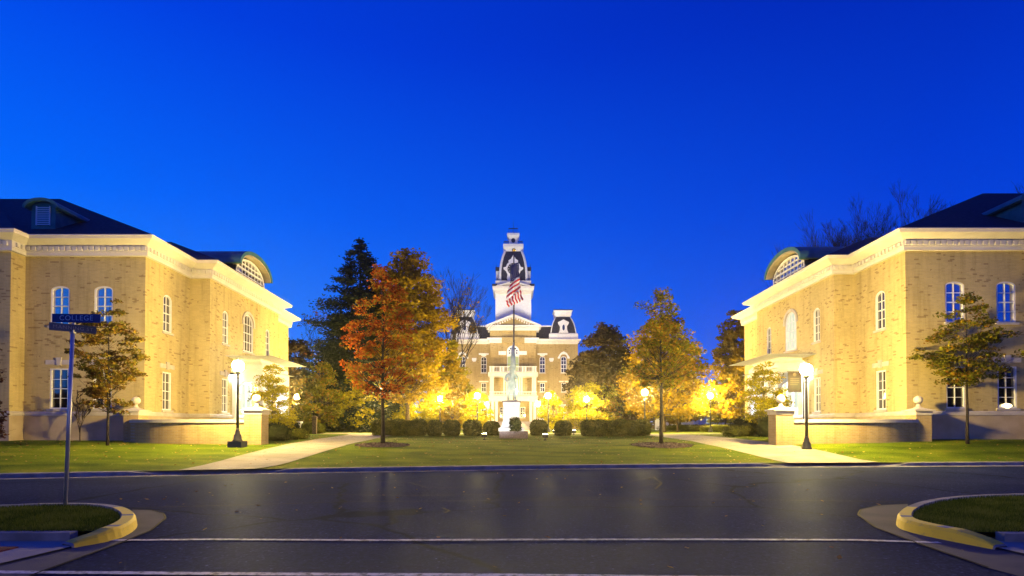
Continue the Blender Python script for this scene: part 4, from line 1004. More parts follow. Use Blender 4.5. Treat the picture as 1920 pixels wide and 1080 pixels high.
for px in (889, 1034): mb = MB(); mb.extr([(hx(px)-.25,hz(678)),(hx(px)+.25,hz(678)),(hx(px)+.45,hz(675)),(hx(px)+.45,hz(671)),(hx(px)-.45,hz(671)),(hx(px)-.45,hz(675))], lambda a,b,q: (a,q,b), HD-.12, HD-.002); mb.build('stone_block', M['white'], HR)
# main cornice with brackets, pieces end at the central bay
mb = MB()
sweep(mb, FPH, [(0,zc-.1),(.12,zc),(.12,zc+.35),(.5,zc+.6),(.55,zc+.9),(-.3,zc+1.0)])
for i in (0, 2, 4):
    P = offset_poly(FPH, .12); F, L = frame_fn(P[i], P[(i+1) % 8]); c = int(L/.55)
    for j in range(c):
        s = (j+.5)*L/c
        if i == 2 and abs(s-L/2) < 2.6: continue
        mb.extr([(s-.12,zc+.02),(s+.12,zc+.02),(s+.12,zc+.42),(s-.12,zc+.42)], F, -.32, 0)
mb.build('cornice', M['trim'], HR)
# cover the middle of the bay cornice by brick (it breaks for the arch)
mb = MB(); mb.box(hx(941), hx(983), HD-2.15, HD-1.4, zc-.12, zc+1.02); mb.build('wall_panel', M['hall_brick'], HR)
# mansard between
mb = MB()
for a, b in ((xL+.3, cL+.2), (cR-.2, xR-.3)):
    mb.add([(a,HD+.1,zc+1),(b,HD+.1,zc+1),(b,HD+1.4,hz(610)),(a,HD+1.4,hz(610)),(a,HD+20,zc+1),(b,HD+20,zc+1),(b,HD+18.6,hz(610)),(a,HD+18.6,hz(610))], [(0,1,2,3),(4,5,6,7),(3,2,6,7),(0,3,7,4),(1,2,6,5)])
mb.build('mansard_roof', M['slate'], HR)
mb = MB(); mb.box(xL+2, hx(925), HD+1.2, HD+1.5, hz(610), hz(608)); mb.box(hx(1000), xR-2, HD+1.2, HD+1.5, hz(610), hz(608)); mb.build('roof_curb', M['white'], HR)
# pediment
mb = MB(); ap = hz(592); pb = hz(616); pl, pr = hx(911.5), hx(1014)
Fp = lambda a, b, q: (a, q, b); mid = (pl+pr)/2
mb.box(pl+.4, pr-.4, HD-2.1, HD+2.5, hz(622), pb-.01)
mb.box(pl, pr, HD-2.45, HD+2.5, pb, pb+.35)
mb.extr([(pl,pb+.35),(pl+1.0,pb+.35),(mid,ap-.55),(mid,ap)], Fp, HD-2.4, HD+2.5); mb.extr([(pr,pb+.35),(mid,ap),(mid,ap-.55),(pr-1.0,pb+.35)], Fp, HD-2.4, HD+2.5)
for k in range(19):
    t = (k+.5)/19; x = pl+.6+(pr-pl-1.2)*t; mb.box(x-.13, x+.13, HD-2.35, HD-2.1, hz(620), hz(617.5))
for sgn in (-1, 1):
    for k in range(9):
        t = (k+.5)/9; x = mid+sgn*(pr-mid-1.2)*t; z = ap-.62-(ap-pb-.7)*t; mb.box(x-.13, x+.13, HD-2.3, HD-2.0, z-.25, z+.08)
mb.build('pediment', M['trim'], HR)
mb = MB(); mb.extr([(pl+.9,pb+.35),(pr-.9,pb+.35),(mid,ap-.5)], Fp, HD-2.0, HD+2.4); mb.build('tympanum', M['hall_brick'], HR)
# corner pavilions
def pavilion(px0, px1, lb):
    cx = hx((px0+px1)/2); hw_ = hx(px1)-cx; d = HD+hw_
    m = MB(); m.sqlathe(cx, d, [(hw_+.05,zc+.9),(hw_+.05,hz(634)),(hw_+.02,hz(625)),(hw_-.3,hz(624)),(hw_-.3,hz(623.5))])
    t = m.build('corner_turret', M['white'], HR)
    m = MB(); m.sqlathe(cx, d, [(hw_-.35,hz(624)),(hw_-.5,hz(615)),(hw_-.75,hz(605)),(hw_-1.1,hz(597)),(hw_-1.45,hz(591))]); m.build('mansard_roof', M['slate'], t)
    m = MB(); m.sqlathe(cx, d, [(hw_-1.5,hz(591)),(hw_-1.2,hz(588)),(hw_-1.15,hz(582)),(hw_-.95,hz(580)),(hw_-.95,hz(579.2))])
    for sx in (-1, 1):
        m.tube([(cx+sx*(hw_-.35),d-(hw_-.35),hz(624)),(cx+sx*(hw_-.5),d-(hw_-.5),hz(615)),(cx+sx*(hw_-.75),d-(hw_-.75),hz(605)),(cx+sx*(hw_-1.1),d-(hw_-1.1),hz(597)),(cx+sx*(hw_-1.45),d-(hw_-1.45),hz(591))], .12, 5)
    m.build('turret_trim', M['white'], t)
    m = MB(); y0 = d-hw_+.1; 
    m.extr([(cx-1.0,hz(623.3)),(cx+1.0,hz(623.3)),(cx+.75,hz(618)),(cx+.7,hz(611)),(cx+1.05,hz(606)),(cx+1.1,hz(603)),(cx+.5,hz(600.5)),(cx,hz(598)),(cx-.5,hz(600.5)),(cx-1.1,hz(603)),(cx-1.05,hz(606)),(cx-.7,hz(611)),(cx-.75,hz(618))], Fp, y0, y0+1.6); dd = m.build('dormer', M['white'], t)
    m = MB(); m.extr([(cx+.26*cos(a), hz(613.5)+.6*sin(a)) for a in np.linspace(0,2*pi,15)[:-1]], Fp, y0-.03, y0-.005); m.build('oval_window', M['glass'], dd)
    m = MB(); m.sqlathe(cx, d, [(hw_-1.0,hz(579.2)),(hw_-1.0,hz(577.5))]); m.build('roof_deck', M['slate'], t)
pavilion(1030, 1084, 'r'); pavilion(844, 898, 'l')
for px in (1079,):
    m = MB(); m.box(hx(px)-.4, hx(px)+.4, HD+8, HD+9, hz(634), hz(598)); m.box(hx(px)-.5, hx(px)+.5, HD+7.9, HD+9.1, hz(600), hz(598)); m.build('chimney', M['hall_brick'], HR)
# tower
tx = hx(962.5); ty = HD+3.2
TW = empty('tmp', (0,0,0), 'x', 'x'); bpy.data.objects.remove(TW)
m = MB(); w = 32.5*HS
m.sqlathe(tx, ty, [(w*1.04,hz(612)),(w*1.04,hz(598)),(w,hz(597)),(w*.98,hz(551))])
for sx in (-1, 1):
    if True:
        m.box(tx+sx*w*.93-.35, tx+sx*w*.93+.35, ty-w-.14, ty-w+.3, hz(612), hz(551))
m.box(tx-w*.62, tx-w*.58, ty-w-.08, ty-w+.1, hz(597), hz(552)); m.box(tx+w*.58, tx+w*.62, ty-w-.08, ty-w+.1, hz(597), hz(552)); m.box(tx-w*.6, tx+w*.6, ty-w-.08, ty-w+.1, hz(585), hz(583.5))
tw = m.build('tower', M['white'], HR)
m = MB(); W2 = 39*HS
m.sqlathe(tx, ty, [(w,hz(552)),(W2*.88,hz(551)),(W2*.88,hz(547)),(W2*.96,hz(545)),(W2,hz(541)),(W2,hz(537.5)),(w+.15,hz(536.5)),(w+.1,hz(526)),(w-.4,hz(525))])
for sx in (-1,1): m.extr([(tx+sx*3.5,hz(537)),(tx+sx*.0,hz(527)),(tx,hz(530)),(tx+sx*2.5,hz(537))], Fp, ty-W2-.1, ty-w)
for k in range(13): q = (k-6)/6*W2*.86; m.box(tx+q-.12, tx+q+.12, ty-W2*.97, ty-W2*.87, hz(549.5), hz(546.5))
m.build('tower_cornice', M['trim'], tw)
prof = [(25,525),(25,512),(24.2,500),(22.5,488),(20,477),(17,468),(15.5,464)]
m = MB(); m.sqlathe(tx, ty, [(a*HS,hz(b)) for a, b in prof]); m.build('dome_roof', M['slate'], tw)
m = MB()
for sx in (-1,1):
    for sy in (-1,1): m.tube([(tx+sx*a*HS, ty+sy*a*HS, hz(b)) for a, b in prof], .27, 6)
    for k, (a, b) in enumerate(prof[:-1]): pass
m.build('rib', M['white'], tw)
m = MB(); m.sqlathe(tx, ty, [(15.6*HS,hz(467)),(16.5*HS,hz(464)),(17.5*HS,hz(461)),(19.5*HS,hz(458)),(19.5*HS,hz(452)),(18*HS,hz(451.3)),(9.5*HS,hz(450.8))]); m.sqlathe(tx, ty, [(9*HS,hz(451)),(8.3*HS,hz(446)),(8.3*HS,hz(438)),(10*HS,hz(436)),(12*HS,hz(433)),(12*HS,hz(429)),(11*HS,hz(428))])
cu = m.build('cupola', M['white'], tw)
m = MB(); m.extr([(tx+.42*cos(a), hz(442)+.5*sin(a)) for a in np.linspace(0,2*pi,15)[:-1]], Fp, ty-8.3*HS-.03, ty-8.3*HS-.005); m.build('round_opening', M['black'], cu)
m = MB()
for sx in (-1,1):
    for k in range(5): m.tube([(tx+sx*(9.5+2*k)*HS, ty-18*HS, hz(451.3)),(tx+sx*(9.5+2*k)*HS, ty-18*HS, hz(446))], .05, 4)
    m.tube([(tx+sx*9*HS, ty-18*HS, hz(447.5)),(tx+sx*18*HS, ty-18*HS, hz(447.5))], .06, 4)
m.box(tx-9*HS, tx+9*HS, ty-10*HS, ty-9.8*HS, hz(420.5), hz(418.8))
for k in range(-4,5): m.tube([(tx+k*2.2*HS, ty-9.9*HS, hz(428)),(tx+k*2.2*HS, ty-9.9*HS, hz(419))], .025, 3)
m.tube([(tx, ty, hz(428)),(tx,ty,hz(400))], [.07,.02], 5)
m.build('iron_cresting', M['black'], cu)
# clock, front and both sides
m = MB(); cz = hz(502)
sur = [(-11,-23),(11,-23),(13,-18),(12,-10),(15,-4),(20,0),(20,3),(15,4),(13,9),(9,13),(10,16),(5,19),(2.5,23),(0,27),(-2.5,23),(-5,19),(-10,16),(-9,13),(-13,9),(-15,4),(-20,3),(-20,0),(-15,-4),(-12,-10),(-13,-18)]
yf = ty-26.5*HS
sc_ = .93
m.extr([(tx+a*HS*sc_, cz+b*HS) for a, b in sur], Fp, yf, ty-18*HS)
ck = m.build('clock_dormer', M['white'], tw)
m = MB()
for sx in (-1, 1):   # side dormers in profile
    X0 = tx+sx*24*HS; X1 = tx+sx*33*HS; a, b = min(X0,X1), max(X0,X1)
    m.box(a, b, ty-1.6, ty+1.6, hz(517), hz(503)); xx = (X0+X0+sx*7*HS)/2; m.box(min(X0,X0+sx*7*HS), max(X0,X0+sx*7*HS), ty-1.2, ty+1.2, hz(525), hz(517))
m.build('side_dormer', M['white'], tw)
m = MB()
for sx in (-1, 1):
    X0 = tx+sx*24*HS; X1 = tx+sx*34*HS; m.box(min(X0,X1), max(X0,X1), ty-1.7, ty+1.7, hz(503), hz(495.5)); m.tube([(X1-sx*.1,ty,hz(496)),(X1-sx*.1,ty,hz(485))], [.09,.02], 5)
    m.box(tx+sx*W2*.9-.5, tx+sx*W2*.9+.5, ty-W2*.95, ty-W2*.6, hz(537.4), hz(533))
m.build('side_dormer_roof', M['slate'], tw)
m = MB(); m.extr([(tx+11*HS*cos(a), cz+11*HS*sin(a)) for a in np.linspace(0,2*pi,29)[:-1]], Fp, yf-.06, yf-.01); m.build('clock_face', M['slate'], ck)
m = MB()
for k in range(12):
    a = 2*pi*k/12; p = lambda r, da: (tx+r*HS*cos(a+da), cz+r*HS*sin(a+da)); m.extr([p(7.6,-.05),p(10,-.04),p(10,.04),p(7.6,.05)], Fp, yf-.09, yf-.065)
m.extr([(tx-.06,cz-.1),(tx+.06,cz-.1),(tx+.04,cz+.75),(tx-.04,cz+.75)], Fp, yf-.12, yf-.095); m.extr([(tx-.1,cz+.05),(tx-.1,cz-.06),(tx+.55,cz-.28),(tx+.55,cz-.2)], Fp, yf-.15, yf-.125)
m.build('clock_hand', M['white'], ck)
m = MB()   # raised ring round the clock
A = [(tx+13.2*HS*cos(a), cz+13.2*HS*sin(a)) for a in np.linspace(0,2*pi,29)[:-1]]; B = [(tx+11.2*HS*cos(a), cz+11.2*HS*sin(a)) for a in np.linspace(0,2*pi,29)[:-1]]
for k in range(28): m.extr([A[k],A[(k+1)%28],B[(k+1)%28],B[k]], Fp, yf-.15, yf)
m.build('clock_rim', M['white'], ck)
# two-storey porch
pm = MB(); py0, py1 = HD-4.6, HD-1.5; pl, pr = hx(919), hx(1005)
pm.box(hx(917), hx(1007), py0-.3, py1, hz(709), hz(702)); pm.box(hx(918), hx(1006), py0-.1, py1, hz(754), hz(746))
pm.box(hx(917), hx(1007), py0-.3, py1, hz(746), hz(744.5))
for px in (921.5,925.5,946,950.5,973.5,977.5,997.5,1002): pm.box(hx(px)-.17, hx(px)+.17, py0, py0+.34, hz(744.6), hz(709))
for px in (917,925,932,994,1001,1008): pm.box(hx(px)-.26, hx(px)+.26, py0-.05, py0+.47, 1.1, hz(754))
for px in (921.5, 1002): pm.box(hx(px)-.17, hx(px)+.17, py1-.5, py1-.1, hz(744.6), hz(709))
po = pm.build('porch', M['trim'], HR)
m = MB()
for z0, z1 in ((702, 692.5), (744.6, 738)):
    m.box(pl, pr, py0-.02, py0+.12, hz(z1), hz(z1)+.14); m.box(pl, pr, py0-.0, py0+.10, hz(z0)+.12, hz(z0)+.24)
    for k in range(30):
        x = pl+(pr-pl)*(k+.5)/30; m.box(x-.035, x+.035, py0+.02, py0+.09, hz(z0)+.24, hz(z1))
for px in (921,926,939.5,944,979,984,998,1002.5): m.box(hx(px)-.16, hx(px)+.16, py0-.05, py0+.2, hz(702), hz(691))
m.build('balustrade', M['white'], po)
m = MB()
for k in range(9): m.box(hx(930), hx(994), HD-9+k*.5, HD-1.6, .9+k*.2, 1.1+k*.2)
m.box(hx(925), hx(930), HD-9.3, HD-4.2, .9, 2.6); m.box(hx(994), hx(999), HD-9.3, HD-4.2, .9, 2.6); m.build('steps', M['stone'], HR)
m = MB(); m.box(hx(957.5), hx(966.5), HD-1.62, HD-1.502, hz(786)+.0, hz(760)); m.build('door', M['white'], HR)
m = MB(); m.lathe(hx(966.5), HD-2.6, [(.1,hz(739)),(.3,hz(738)),(.38,hz(735)),(.3,hz(732)),(.1,hz(731))], 10); m.build('porch_lamp', emis('hall_porch_lamp', (1,.95,.85), 40), po)

# ------------------------------------------------------------------ small far buildings
def cottage(px0, px1, d, top, label, cat, mat='trim'):
    x0, x1 = (px0-960)/FPX*d, (px1-960)/FPX*d; g = gh(x0, d); z1 = EYE+(HOR-top)/FPX*d
    R = empty(cat.replace(' ', '_'), ((x0+x1)/2, d, g), label, cat); F = lambda s, z, q: (s, d+q, z)
    m = MB(); n = max(1, int((x1-x0)/2.6)); hs = []; cs = [x0+(x1-x0)*(i+.5)/n for i in range(n)]
    Fw = lambda s, z, q: (x0+s, d+q, z)
    hs = [arch_poly(c-x0, .9, g+1.0, min(z1-.4, g+2.3), 0) for c in cs]
    wall(m, Fw, x1-x0, g-.3, z1, hs); m.box(x0, x1, d+6, d+6.2, g, z1); m.add([(x0,d,g-.3),(x0,d+6,g-.3),(x0,d+6,z1),(x0,d,z1)], [(0,1,2,3)]); m.add([(x1,d,g-.3),(x1,d+6,g-.3),(x1,d+6,z1),(x1,d,z1)], [(0,1,2,3)])
    m.build('wall', M[mat], R)
    for i, c in enumerate(cs): window(Fw, None, R, c-x0, g+1.0, min(z1-.4, g+2.3), .9, 0, 2, 2, 'glass' if i % 2 else 'lit', bar=.06)
    m = MB(); m.add([(x0-.4,d-.4,z1),(x1+.4,d-.4,z1),(x1+.4,d+6.4,z1),(x0-.4,d+6.4,z1),(x0+1,d+3,z1+1.3),(x1-1,d+3,z1+1.3)], [(0,1,5,4),(1,2,5),(2,3,4,5),(3,0,4),(0,3,2,1)]); m.build('roof', M['roof'], R)
    return R
cottage(664, 708, 76, 776, 'small cream house seen under the trees left of the hedge', 'house')
cottage(1248, 1300, 84, 784, 'low white outbuilding behind the thin lawn tree', 'outbuilding', 'white')
cottage(1310, 1385, 88, 780, 'long low white building under the yellow trees near the right portico', 'outbuilding', 'white')

# ------------------------------------------------------------------ monument
mx_, my_ = 0.0, 36.0; mg = gh(0, 36)
s = my_/FPX; X = lambda px: (px-960)*s; Z = lambda py: EYE+(HOR-py)*s
R = empty('monument', (X(960), my_, mg), 'white stone pedestal on a brown granite plinth under the soldier statue', 'monument')
m = MB(); m.box(X(937), X(989), my_-1.0, my_+.9, mg-.2, Z(808.5)); m.build('plinth', M['plinth'], R)
m = MB(); cxp = X(959)
m.sqlathe(cxp, my_, [(.80,Z(808.4)),(.80,Z(803)),(.66,Z(801)),(.60,Z(797)),(.56,Z(792)),(.52,Z(788)),(.50,Z(766)),(.52,Z(760)),(.55,Z(758)),(.52,Z(754.5)),(.50,Z(754.2))], ry=.9); m.build('pedestal', M['granite'], R)
m = MB(); m.box(cxp-.58, cxp+.58, my_-.52, my_+.52, Z(754.1), Z(752.3)); m.build('cap', M['plinth'], R)
m = MB(); m.extr([(cxp+.26*cos(a), Z(765)+.22*sin(a)) for a in np.linspace(0,pi,11)], Fp, my_-.49, my_-.44); m.build('crest', M['bronze'], R)
m = MB(); m.box(cxp-.3, cxp+.3, my_-.475, my_-.449, Z(790), Z(770)); m.build('inscription_panel', M['granite'], R)
# soldier
def skin_mesh(name, pts, edges, mat, parent, sub=2):
    me = bpy.data.meshes.new(name); me.from_pydata([p[:3] for p in pts], edges, []); o = bpy.data.objects.new(name, me); C.objects.link(o)
    sk = o.modifiers.new('s', 'SKIN'); sk.use_smooth_shade = True; sb = o.modifiers.new('b', 'SUBSURF'); sb.levels = sub; sb.render_levels = sub
    for i, p in enumerate(pts): me.skin_vertices[0].data[i].radius = (p[3], p[4] if len(p) > 4 else p[3]); me.skin_vertices[0].data[i].use_root = (i == 0)
    dg = bpy.context.evaluated_depsgraph_get(); nm = bpy.data.meshes.new_from_object(o.evaluated_get(dg)); bpy.data.objects.remove(o)
    nm.materials.clear(); nm.materials.append(mat); o = bpy.data.objects.new(name, nm); C.objects.link(o); o.parent = parent; o.name = name; return o
sz = Z(752.2); SR = empty('statue', (cxp, my_, sz), 'pale green bronze soldier holding a furled flag aloft on the pedestal', 'statue')
k = 2.1/1.8
pts = [(0,0,.98,.15,.12),(0,0,1.2,.14,.11),(0,.0,1.42,.18,.12),(0,0,1.55,.065),(0,-.01,1.64,.09,.10),(0,-.01,1.76,.095,.11),
       (-.10,0,.88,.105),(-.13,-.03,.50,.07),(-.15,.0,.10,.05),(-.16,-.14,.04,.045),
       (.10,0,.88,.105),(.14,-.10,.50,.07),(.17,-.02,.10,.05),(.20,-.16,.04,.045),
       (-.22,0,1.42,.07),(-.30,-.02,1.18,.055),(-.20,-.20,1.05,.045),(-.10,-.26,1.06,.045),
       (.22,0,1.43,.07),(.28,-.12,1.22,.055),(.18,-.26,1.40,.045),(.12,-.28,1.48,.045)]
ed = [(0,1),(1,2),(2,3),(3,4),(4,5),(0,6),(6,7),(7,8),(8,9),(0,10),(10,11),(11,12),(12,13),(2,14),(14,15),(15,16),(16,17),(2,18),(18,19),(19,20),(20,21)]
skin_mesh('body', [(p[0]*k*1.15, p[1]*k, p[2]*k, *[q*k*1.35 for q in p[3:]]) for p in pts], ed, M['bronze'], SR)
m = MB(); m.lathe(cxp, my_, [(.20,sz+1.80*k),(.19,sz+1.83*k),(.11,sz+1.84*k),(.10,sz+1.92*k),(.03,sz+1.94*k)], 12); m.build('hat', M['bronze'], SR)
m = MB(); fl = [(cxp-.12,my_-.32,sz+.9*k),(cxp+.05,my_-.33,sz+1.3*k),(cxp+.12,my_-.3,sz+1.7*k),(cxp+.10,my_-.2,sz+2.4*k),(cxp+.08,my_-.1,sz+3.0*k)]
m.tube(fl, [.02,.06,.17,.16,.05], 10); m.tube([fl[0], (cxp+.12,my_-.05,sz+3.2*k)], .025, 6); m.build('furled_flag', M['bronze'], SR)
m = MB(); m.lathe(cxp, my_, [(.45,sz),(.45,sz+.045),(.38,sz+.05)], 16); m.build('base', M['bronze'], SR)
m = MB(); m.extr([(cxp-.24,sz+.62*k),(cxp+.25,sz+.62*k),(cxp+.2,sz+1.05*k),(cxp-.2,sz+1.05*k)], Fp, my_-.17, my_+.16); m.build('coat', M['bronze'], SR)
# laurel shrub at its foot
o = make_shrub('bush', .30, .25, .80, M['darkgreen'], 77, n=420, ls=.09, lump=.5); o.location = (X(966), my_-.75, Z(808.5)-.05); tag(o, 'small dark potted evergreen standing on the monument plinth', 'bush')

# ------------------------------------------------------------------ flag on its pole
fx, fy = (963.5-960)/FPX*47, 47.0; fz = gh(fx, fy); fs_ = fy/FPX; FX = lambda px: (px-960)*fs_; FZ = lambda py: EYE+(HOR-py)*fs_
R = empty('flagpole', (fx, fy, fz), 'tall grey flagpole with a gold ball behind the monument', 'flagpole')
m = MB(); m.lathe(fx, fy, [(.22,fz),(.22,fz+.1),(.09,fz+.2),(.08,fz+6),(.045,FZ(470))], 12); m.build('pole', noisy('pole_grey', (.07,.065,.06),(.10,.09,.085),4,.5), R)
m = MB(); m.lathe(fx, fy, [(.02,FZ(470)),(.13,FZ(469)),(.17,FZ(467)),(.13,FZ(465)),(.02,FZ(464))], 12); m.build('ball', M['gold'], R)
def flag_mat(kind):
    m_, t, b = newmat('flag_'+kind); g = N(t, 'ShaderNodeUVMap'); s_ = N(t, 'ShaderNodeSeparateXYZ'); t.links.new(g.outputs[0], s_.inputs[0])
    if kind == 'stripes':
        a = N(t, 'ShaderNodeMath', operation='MULTIPLY', i={1: 6.5}); t.links.new(s_.outputs[0], a.inputs[0]); f = N(t, 'ShaderNodeMath', operation='FRACT'); t.links.new(a.outputs[0], f.inputs[0])
        r = ramp(t, f.outputs[0], [(0, (.72,.70,.68)), (.5, (.42,.02,.03))], 'CONSTANT'); t.links.new(r.outputs[0], b.inputs['Base Color'])
    else:
        v = N(t, 'ShaderNodeTexVoronoi', i={'Scale': 9.0, 'Randomness': 0.0}); t.links.new(g.outputs[0], v.inputs['Vector'])
        r = ramp(t, v.outputs['Distance'], [(0, (.65,.65,.7)), (.13, (.008,.012,.08))], 'CONSTANT'); t.links.new(r.outputs[0], b.inputs['Base Color'])
    b.inputs['Roughness'].default_value = .8; return m_
FG = empty('flag', (fx, fy-.1, FZ(530)), 'star spangled flag hanging in folds from the flagpole', 'flag')
def patch(name, q, mat, uvs, wav=.1, n=10):
    vs = []; uv = []
    for j in range(n+1):
        for i in range(n+1):
            a, b = i/n, j/n; P = [(q[0][k]*(1-a)+q[1][k]*a)*(1-b)+(q[3][k]*(1-a)+q[2][k]*a)*b for k in (0,1)]
            vs.append((FX(P[0])+.03*sin(b*9), fy-.12-.03+wav*sin(a*7+b*3)-.05*a, FZ(P[1]))); uv.append(((uvs[0][0]*(1-a)+uvs[1][0]*a)*(1-b)+(uvs[3][0]*(1-a)+uvs[2][0]*a)*b, (uvs[0][1]*(1-a)+uvs[1][1]*a)*(1-b)+(uvs[3][1]*(1-a)+uvs[2][1]*a)*b))
    m = MB(); m.add(vs, [(j*(n+1)+i, j*(n+1)+i+1, (j+1)*(n+1)+i+1, (j+1)*(n+1)+i) for j in range(n) for i in range(n)], 0, True); o = m.build(name, mat, FG, fix=False)
    l = o.data.uv_layers.new(name='UVMap')
    for lp in o.data.loops: l.data[lp.index].uv = uv[lp.vertex_index]
    so = o.modifiers.new('t', 'SOLIDIFY'); so.thickness = .01
fs1 = flag_mat('stripes'); fc = flag_mat('stars')
patch('canton', [(958,497),(972,492),(974,519),(956,531)], fc, [(0,0),(.55,0),(.55,1),(0,1)], .08)
patch('striped_field', [(956.5,529),(974,518),(976,543),(947,564)], fs1, [(0.0,0),(0.02,0),(.54,0),(.54,0)], .10)
patch('striped_fold', [(947,565),(976,543),(981,563),(952,577)], fs1, [(.04,0),(.92,0),(.92,1),(.04,1)], .14)

# banner on the right hall and desk lamp behind its ground floor window
bx = lambda px, d: (px-960)/FPX*d
d = 31.5; x0, x1 = bx(1478, d), bx(1503, d); zt = EYE+(HOR-697)/FPX*d; zb_ = EYE+(HOR-735)/FPX*d
BR = empty('hanging_banner', ((x0+x1)/2, d, zt), 'maroon banner hanging from an arm in front of the right hall', 'banner')
m = MB(); m.box(x0, x1, d-.01, d+.01, zb_, zt); cl = m.build('cloth', M['banner'], BR)
m = MB(); cx = (x0+x1)/2
m.extr([(cx+.1*cos(a), zt-.16+.1*sin(a)) for a in np.linspace(0,2*pi,11)[:-1]], Fp, d-.014, d-.011)
for k_ in range(4): m.box(x0+.12, x1-.12-(.1 if k_ == 3 else 0), d-.014, d-.011, zt-.40-k_*.11, zt-.35-k_*.11)
m.build('emblem', noisy('banner_print', (.10,.06,.04),(.13,.08,.05),4,.8), cl)
m = MB(); m.tube([(x0-.05,d,zt+.03),(x1+.12,d,zt+.03)], .02, 6); m.tube([(x1+.12,d,zt+.1),(x1+.12,d,gh(x1,d)-.1)], .035, 8); m.build('arm', M['black'], BR)

x, y, z = bx(1890, 28.75), 28.80, EYE+(HOR-777)/37.1
DL = empty('desk_lamp', (x, y, z), 'small glowing shade lamp in the ground floor window at the right edge', 'lamp')
m = MB(); m.lathe(x, y, [(.06,z+.01),(.05,z+.10),(.07,z+.13)], 12); m.build('base', M['gold'], DL)
m = MB(); m.lathe(x, y, [(.10,z+.14),(.19,z+.34),(.28,z+.42),(.24,z+.50),(.08,z+.56)], 16)
for i, v in enumerate(m.v): m.v[i] = (v[0], y+(v[1]-y)*.2, v[2])
m.build('lamp_shade', M['deskglow'], DL)

# ------------------------------------------------------------------ floodlights (fixtures with their lamps)
def flood(x, y, tgt, power, col, ang, label, z=None, size=.12):
    z = gh(x, y) if z is None else z; R = empty('floodlight', (x, y, z), label, 'floodlight', 'ground floodlights')
    m = MB(); m.lathe(x, y, [(.10,z),(.10,z+.04),(.03,z+.05),(.03,z+.16)], 10); m.box(x-.16,x+.16,y-.10,y+.08,z+.16,z+.36); m.build('housing', M['yard_light'], R)
    m = MB(); m.box(x-.13,x+.13,y-.11,y+.07,z+.362,z+.37); m.build('lens', M['spotglass'], R)
    l = bpy.data.lights.new('floodlight_beam', 'SPOT'); l.energy = power; l.color = col; l.spot_size = radians(ang); l.spot_blend = .6; l.shadow_soft_size = size
    o = bpy.data.objects.new('floodlight_beam', l); C.objects.link(o); o.parent = R; o.location = (0,0,.5)
    dv = Vector(tgt)-Vector((x,y,z+.5)); o.rotation_euler = dv.to_track_quat('-Z','Y').to_euler(); return R
# assumed street light, added behind the viewpoint on the near side to light kerbs
SL = empty('assumed_street_light', (1, -18.6, 0), 'assumed grey street light, added behind the viewpoint on the near side of the road', 'street light')
m = MB(); m.tube([(1,-18.6,-.1),(1,-18.6,5.2),(1,-18.3,5.7),(1,-17.9,5.8)], [.11,.08,.06,.05], 10); m.build('post', M['steel'], SL)
m = MB(); m.box(.8,1.2,-18.2,-17.4,5.78,5.95); m.build('housing', M['steel'], SL)
m = MB(); m.lathe(1,-17.8,[(.20,5.77),(.21,5.62),(.16,5.5),(.05,5.44)],10); m.build('lens', emis('assumed_street_light_lens', (1,.78,.5), 1300), SL)
WARM = (1,.74,.36); COOL = (.80,.88,1.0)
flood(-9, 92, (hx(890),HD,10), 18000, WARM, 85, 'floodlight on the lawn aimed at the left wing of the domed hall')
flood(9.5, 92, (hx(1035),HD,10), 18000, WARM, 85, 'floodlight on the lawn aimed at the right wing of the domed hall')
flood(-3.3, 43.3, (tx-3,HD,9), 5000, WARM, 62, 'floodlight behind the shrubs left of the monument aimed at the far porch')
flood(4.7, 43.3, (tx+3,HD,9), 5000, WARM, 62, 'floodlight behind the shrubs right of the monument aimed at the far porch')
flood(-6.5, 80, (tx,ty,32), 18000, COOL, 36, 'cool floodlight left of the walk aimed at the clock tower')
flood(7.0, 80, (tx,ty,32), 18000, COOL, 36, 'cool floodlight right of the walk aimed at the clock tower')
flood(-13, 96, (hx(871),HD,24), 7000, COOL, 40, 'floodlight aimed at the left roof turret of the domed hall')
flood(13.5, 96, (hx(1057),HD,24), 7000, COOL, 40, 'floodlight aimed at the right roof turret of the domed hall')
flood(-1.6, 33.0, (cxp,my_,2.8), 420, (.95,.98,1), 70, 'small floodlight left in front of the monument', size=.05)
flood(1.9, 32.6, (cxp,my_,3.6), 480, (.95,.98,1), 70, 'small floodlight right in front of the monument', size=.05)
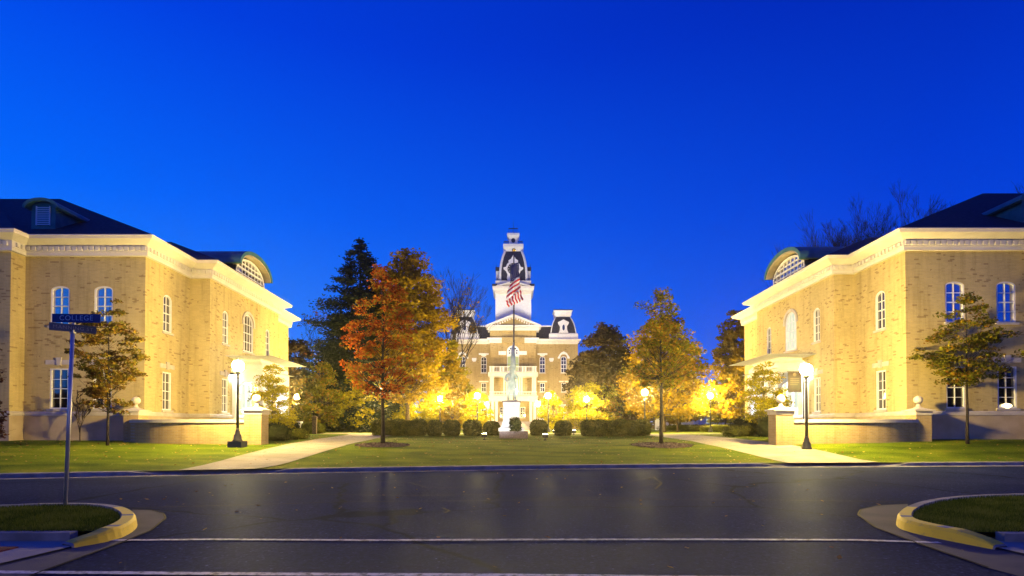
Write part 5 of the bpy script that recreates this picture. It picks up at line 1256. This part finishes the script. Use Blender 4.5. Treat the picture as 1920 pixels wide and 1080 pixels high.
flood(-2.5, 43.5, (fx,fy,14), 4500, (1,.9,.75), 40, 'floodlight between shrubs aimed up at the flag', size=.05)
flood(3.2, 42.5, (fx,fy,13), 4500, (1,.9,.75), 40, 'floodlight behind the right shrub aimed up at the flag', size=.05)

# ------------------------------------------------------------------ dark woods: far behind, and a row added behind the camera to darken lower window reflections
def woods(name, pts, n, zmax, ls, seed, label):
    r = np.random.default_rng(seed); P = [Vector((a, b, 0)) for a, b in pts]; cen = []
    for i in range(len(P)-1):
        k = n//(len(P)-1); t = r.uniform(0,1,k); base = np.array(P[i])[None,:]*(1-t[:,None])+np.array(P[i+1])[None,:]*t[:,None]
        hmax = zmax*(.6+.25*np.sin(base[:,0]*.13+seed)+.18*np.sin(base[:,0]*.37)+.08*np.sin(base[:,0]*1.1)); base[:,2] = 1+hmax*r.uniform(0,1,k); base[:,1] += r.normal(0,1.5,k); cen.append(base)
    o = leafmesh(name, np.concatenate(cen), ls, M['woods'], None, seed); tag(o, label, 'woods', kind='stuff')
woods('woods', [(-260,170),(-90,150),(-14,146)], 9000, 11, 1.0, 1, 'dark far line of trees behind the left side of the campus')
woods('woods', [(15,146),(90,150),(260,170)], 9000, 11, 1.0, 2, 'dark far line of trees behind the right side of the campus')
woods('woods', [(-90,-30),(0,-34),(90,-30)], 16000, 14, 1.0, 3, 'added row of dark trees behind the viewpoint, darkening the window reflections')

# ------------------------------------------------------------------ thin volume added to give the lamps a halo like lens glare
mb = MB(); mb.box(-1520,1520,-1520,1530,-1.2,60); hz_o = mb.build('glare_volume', M['asphalt'])
hm = bpy.data.materials.new('glare_volume'); hm.use_nodes = True; t = hm.node_tree; t.nodes.clear()
v = N(t, 'ShaderNodeVolumePrincipled'); v.inputs['Density'].default_value = .0003; v.inputs['Anisotropy'].default_value = .94; v.inputs['Color'].default_value = (.95,.95,.95,1)
o = N(t, 'ShaderNodeOutputMaterial'); t.links.new(v.outputs[0], o.inputs['Volume']); hz_o.data.materials[0] = hm; hz_o['kind'] = 'stuff'
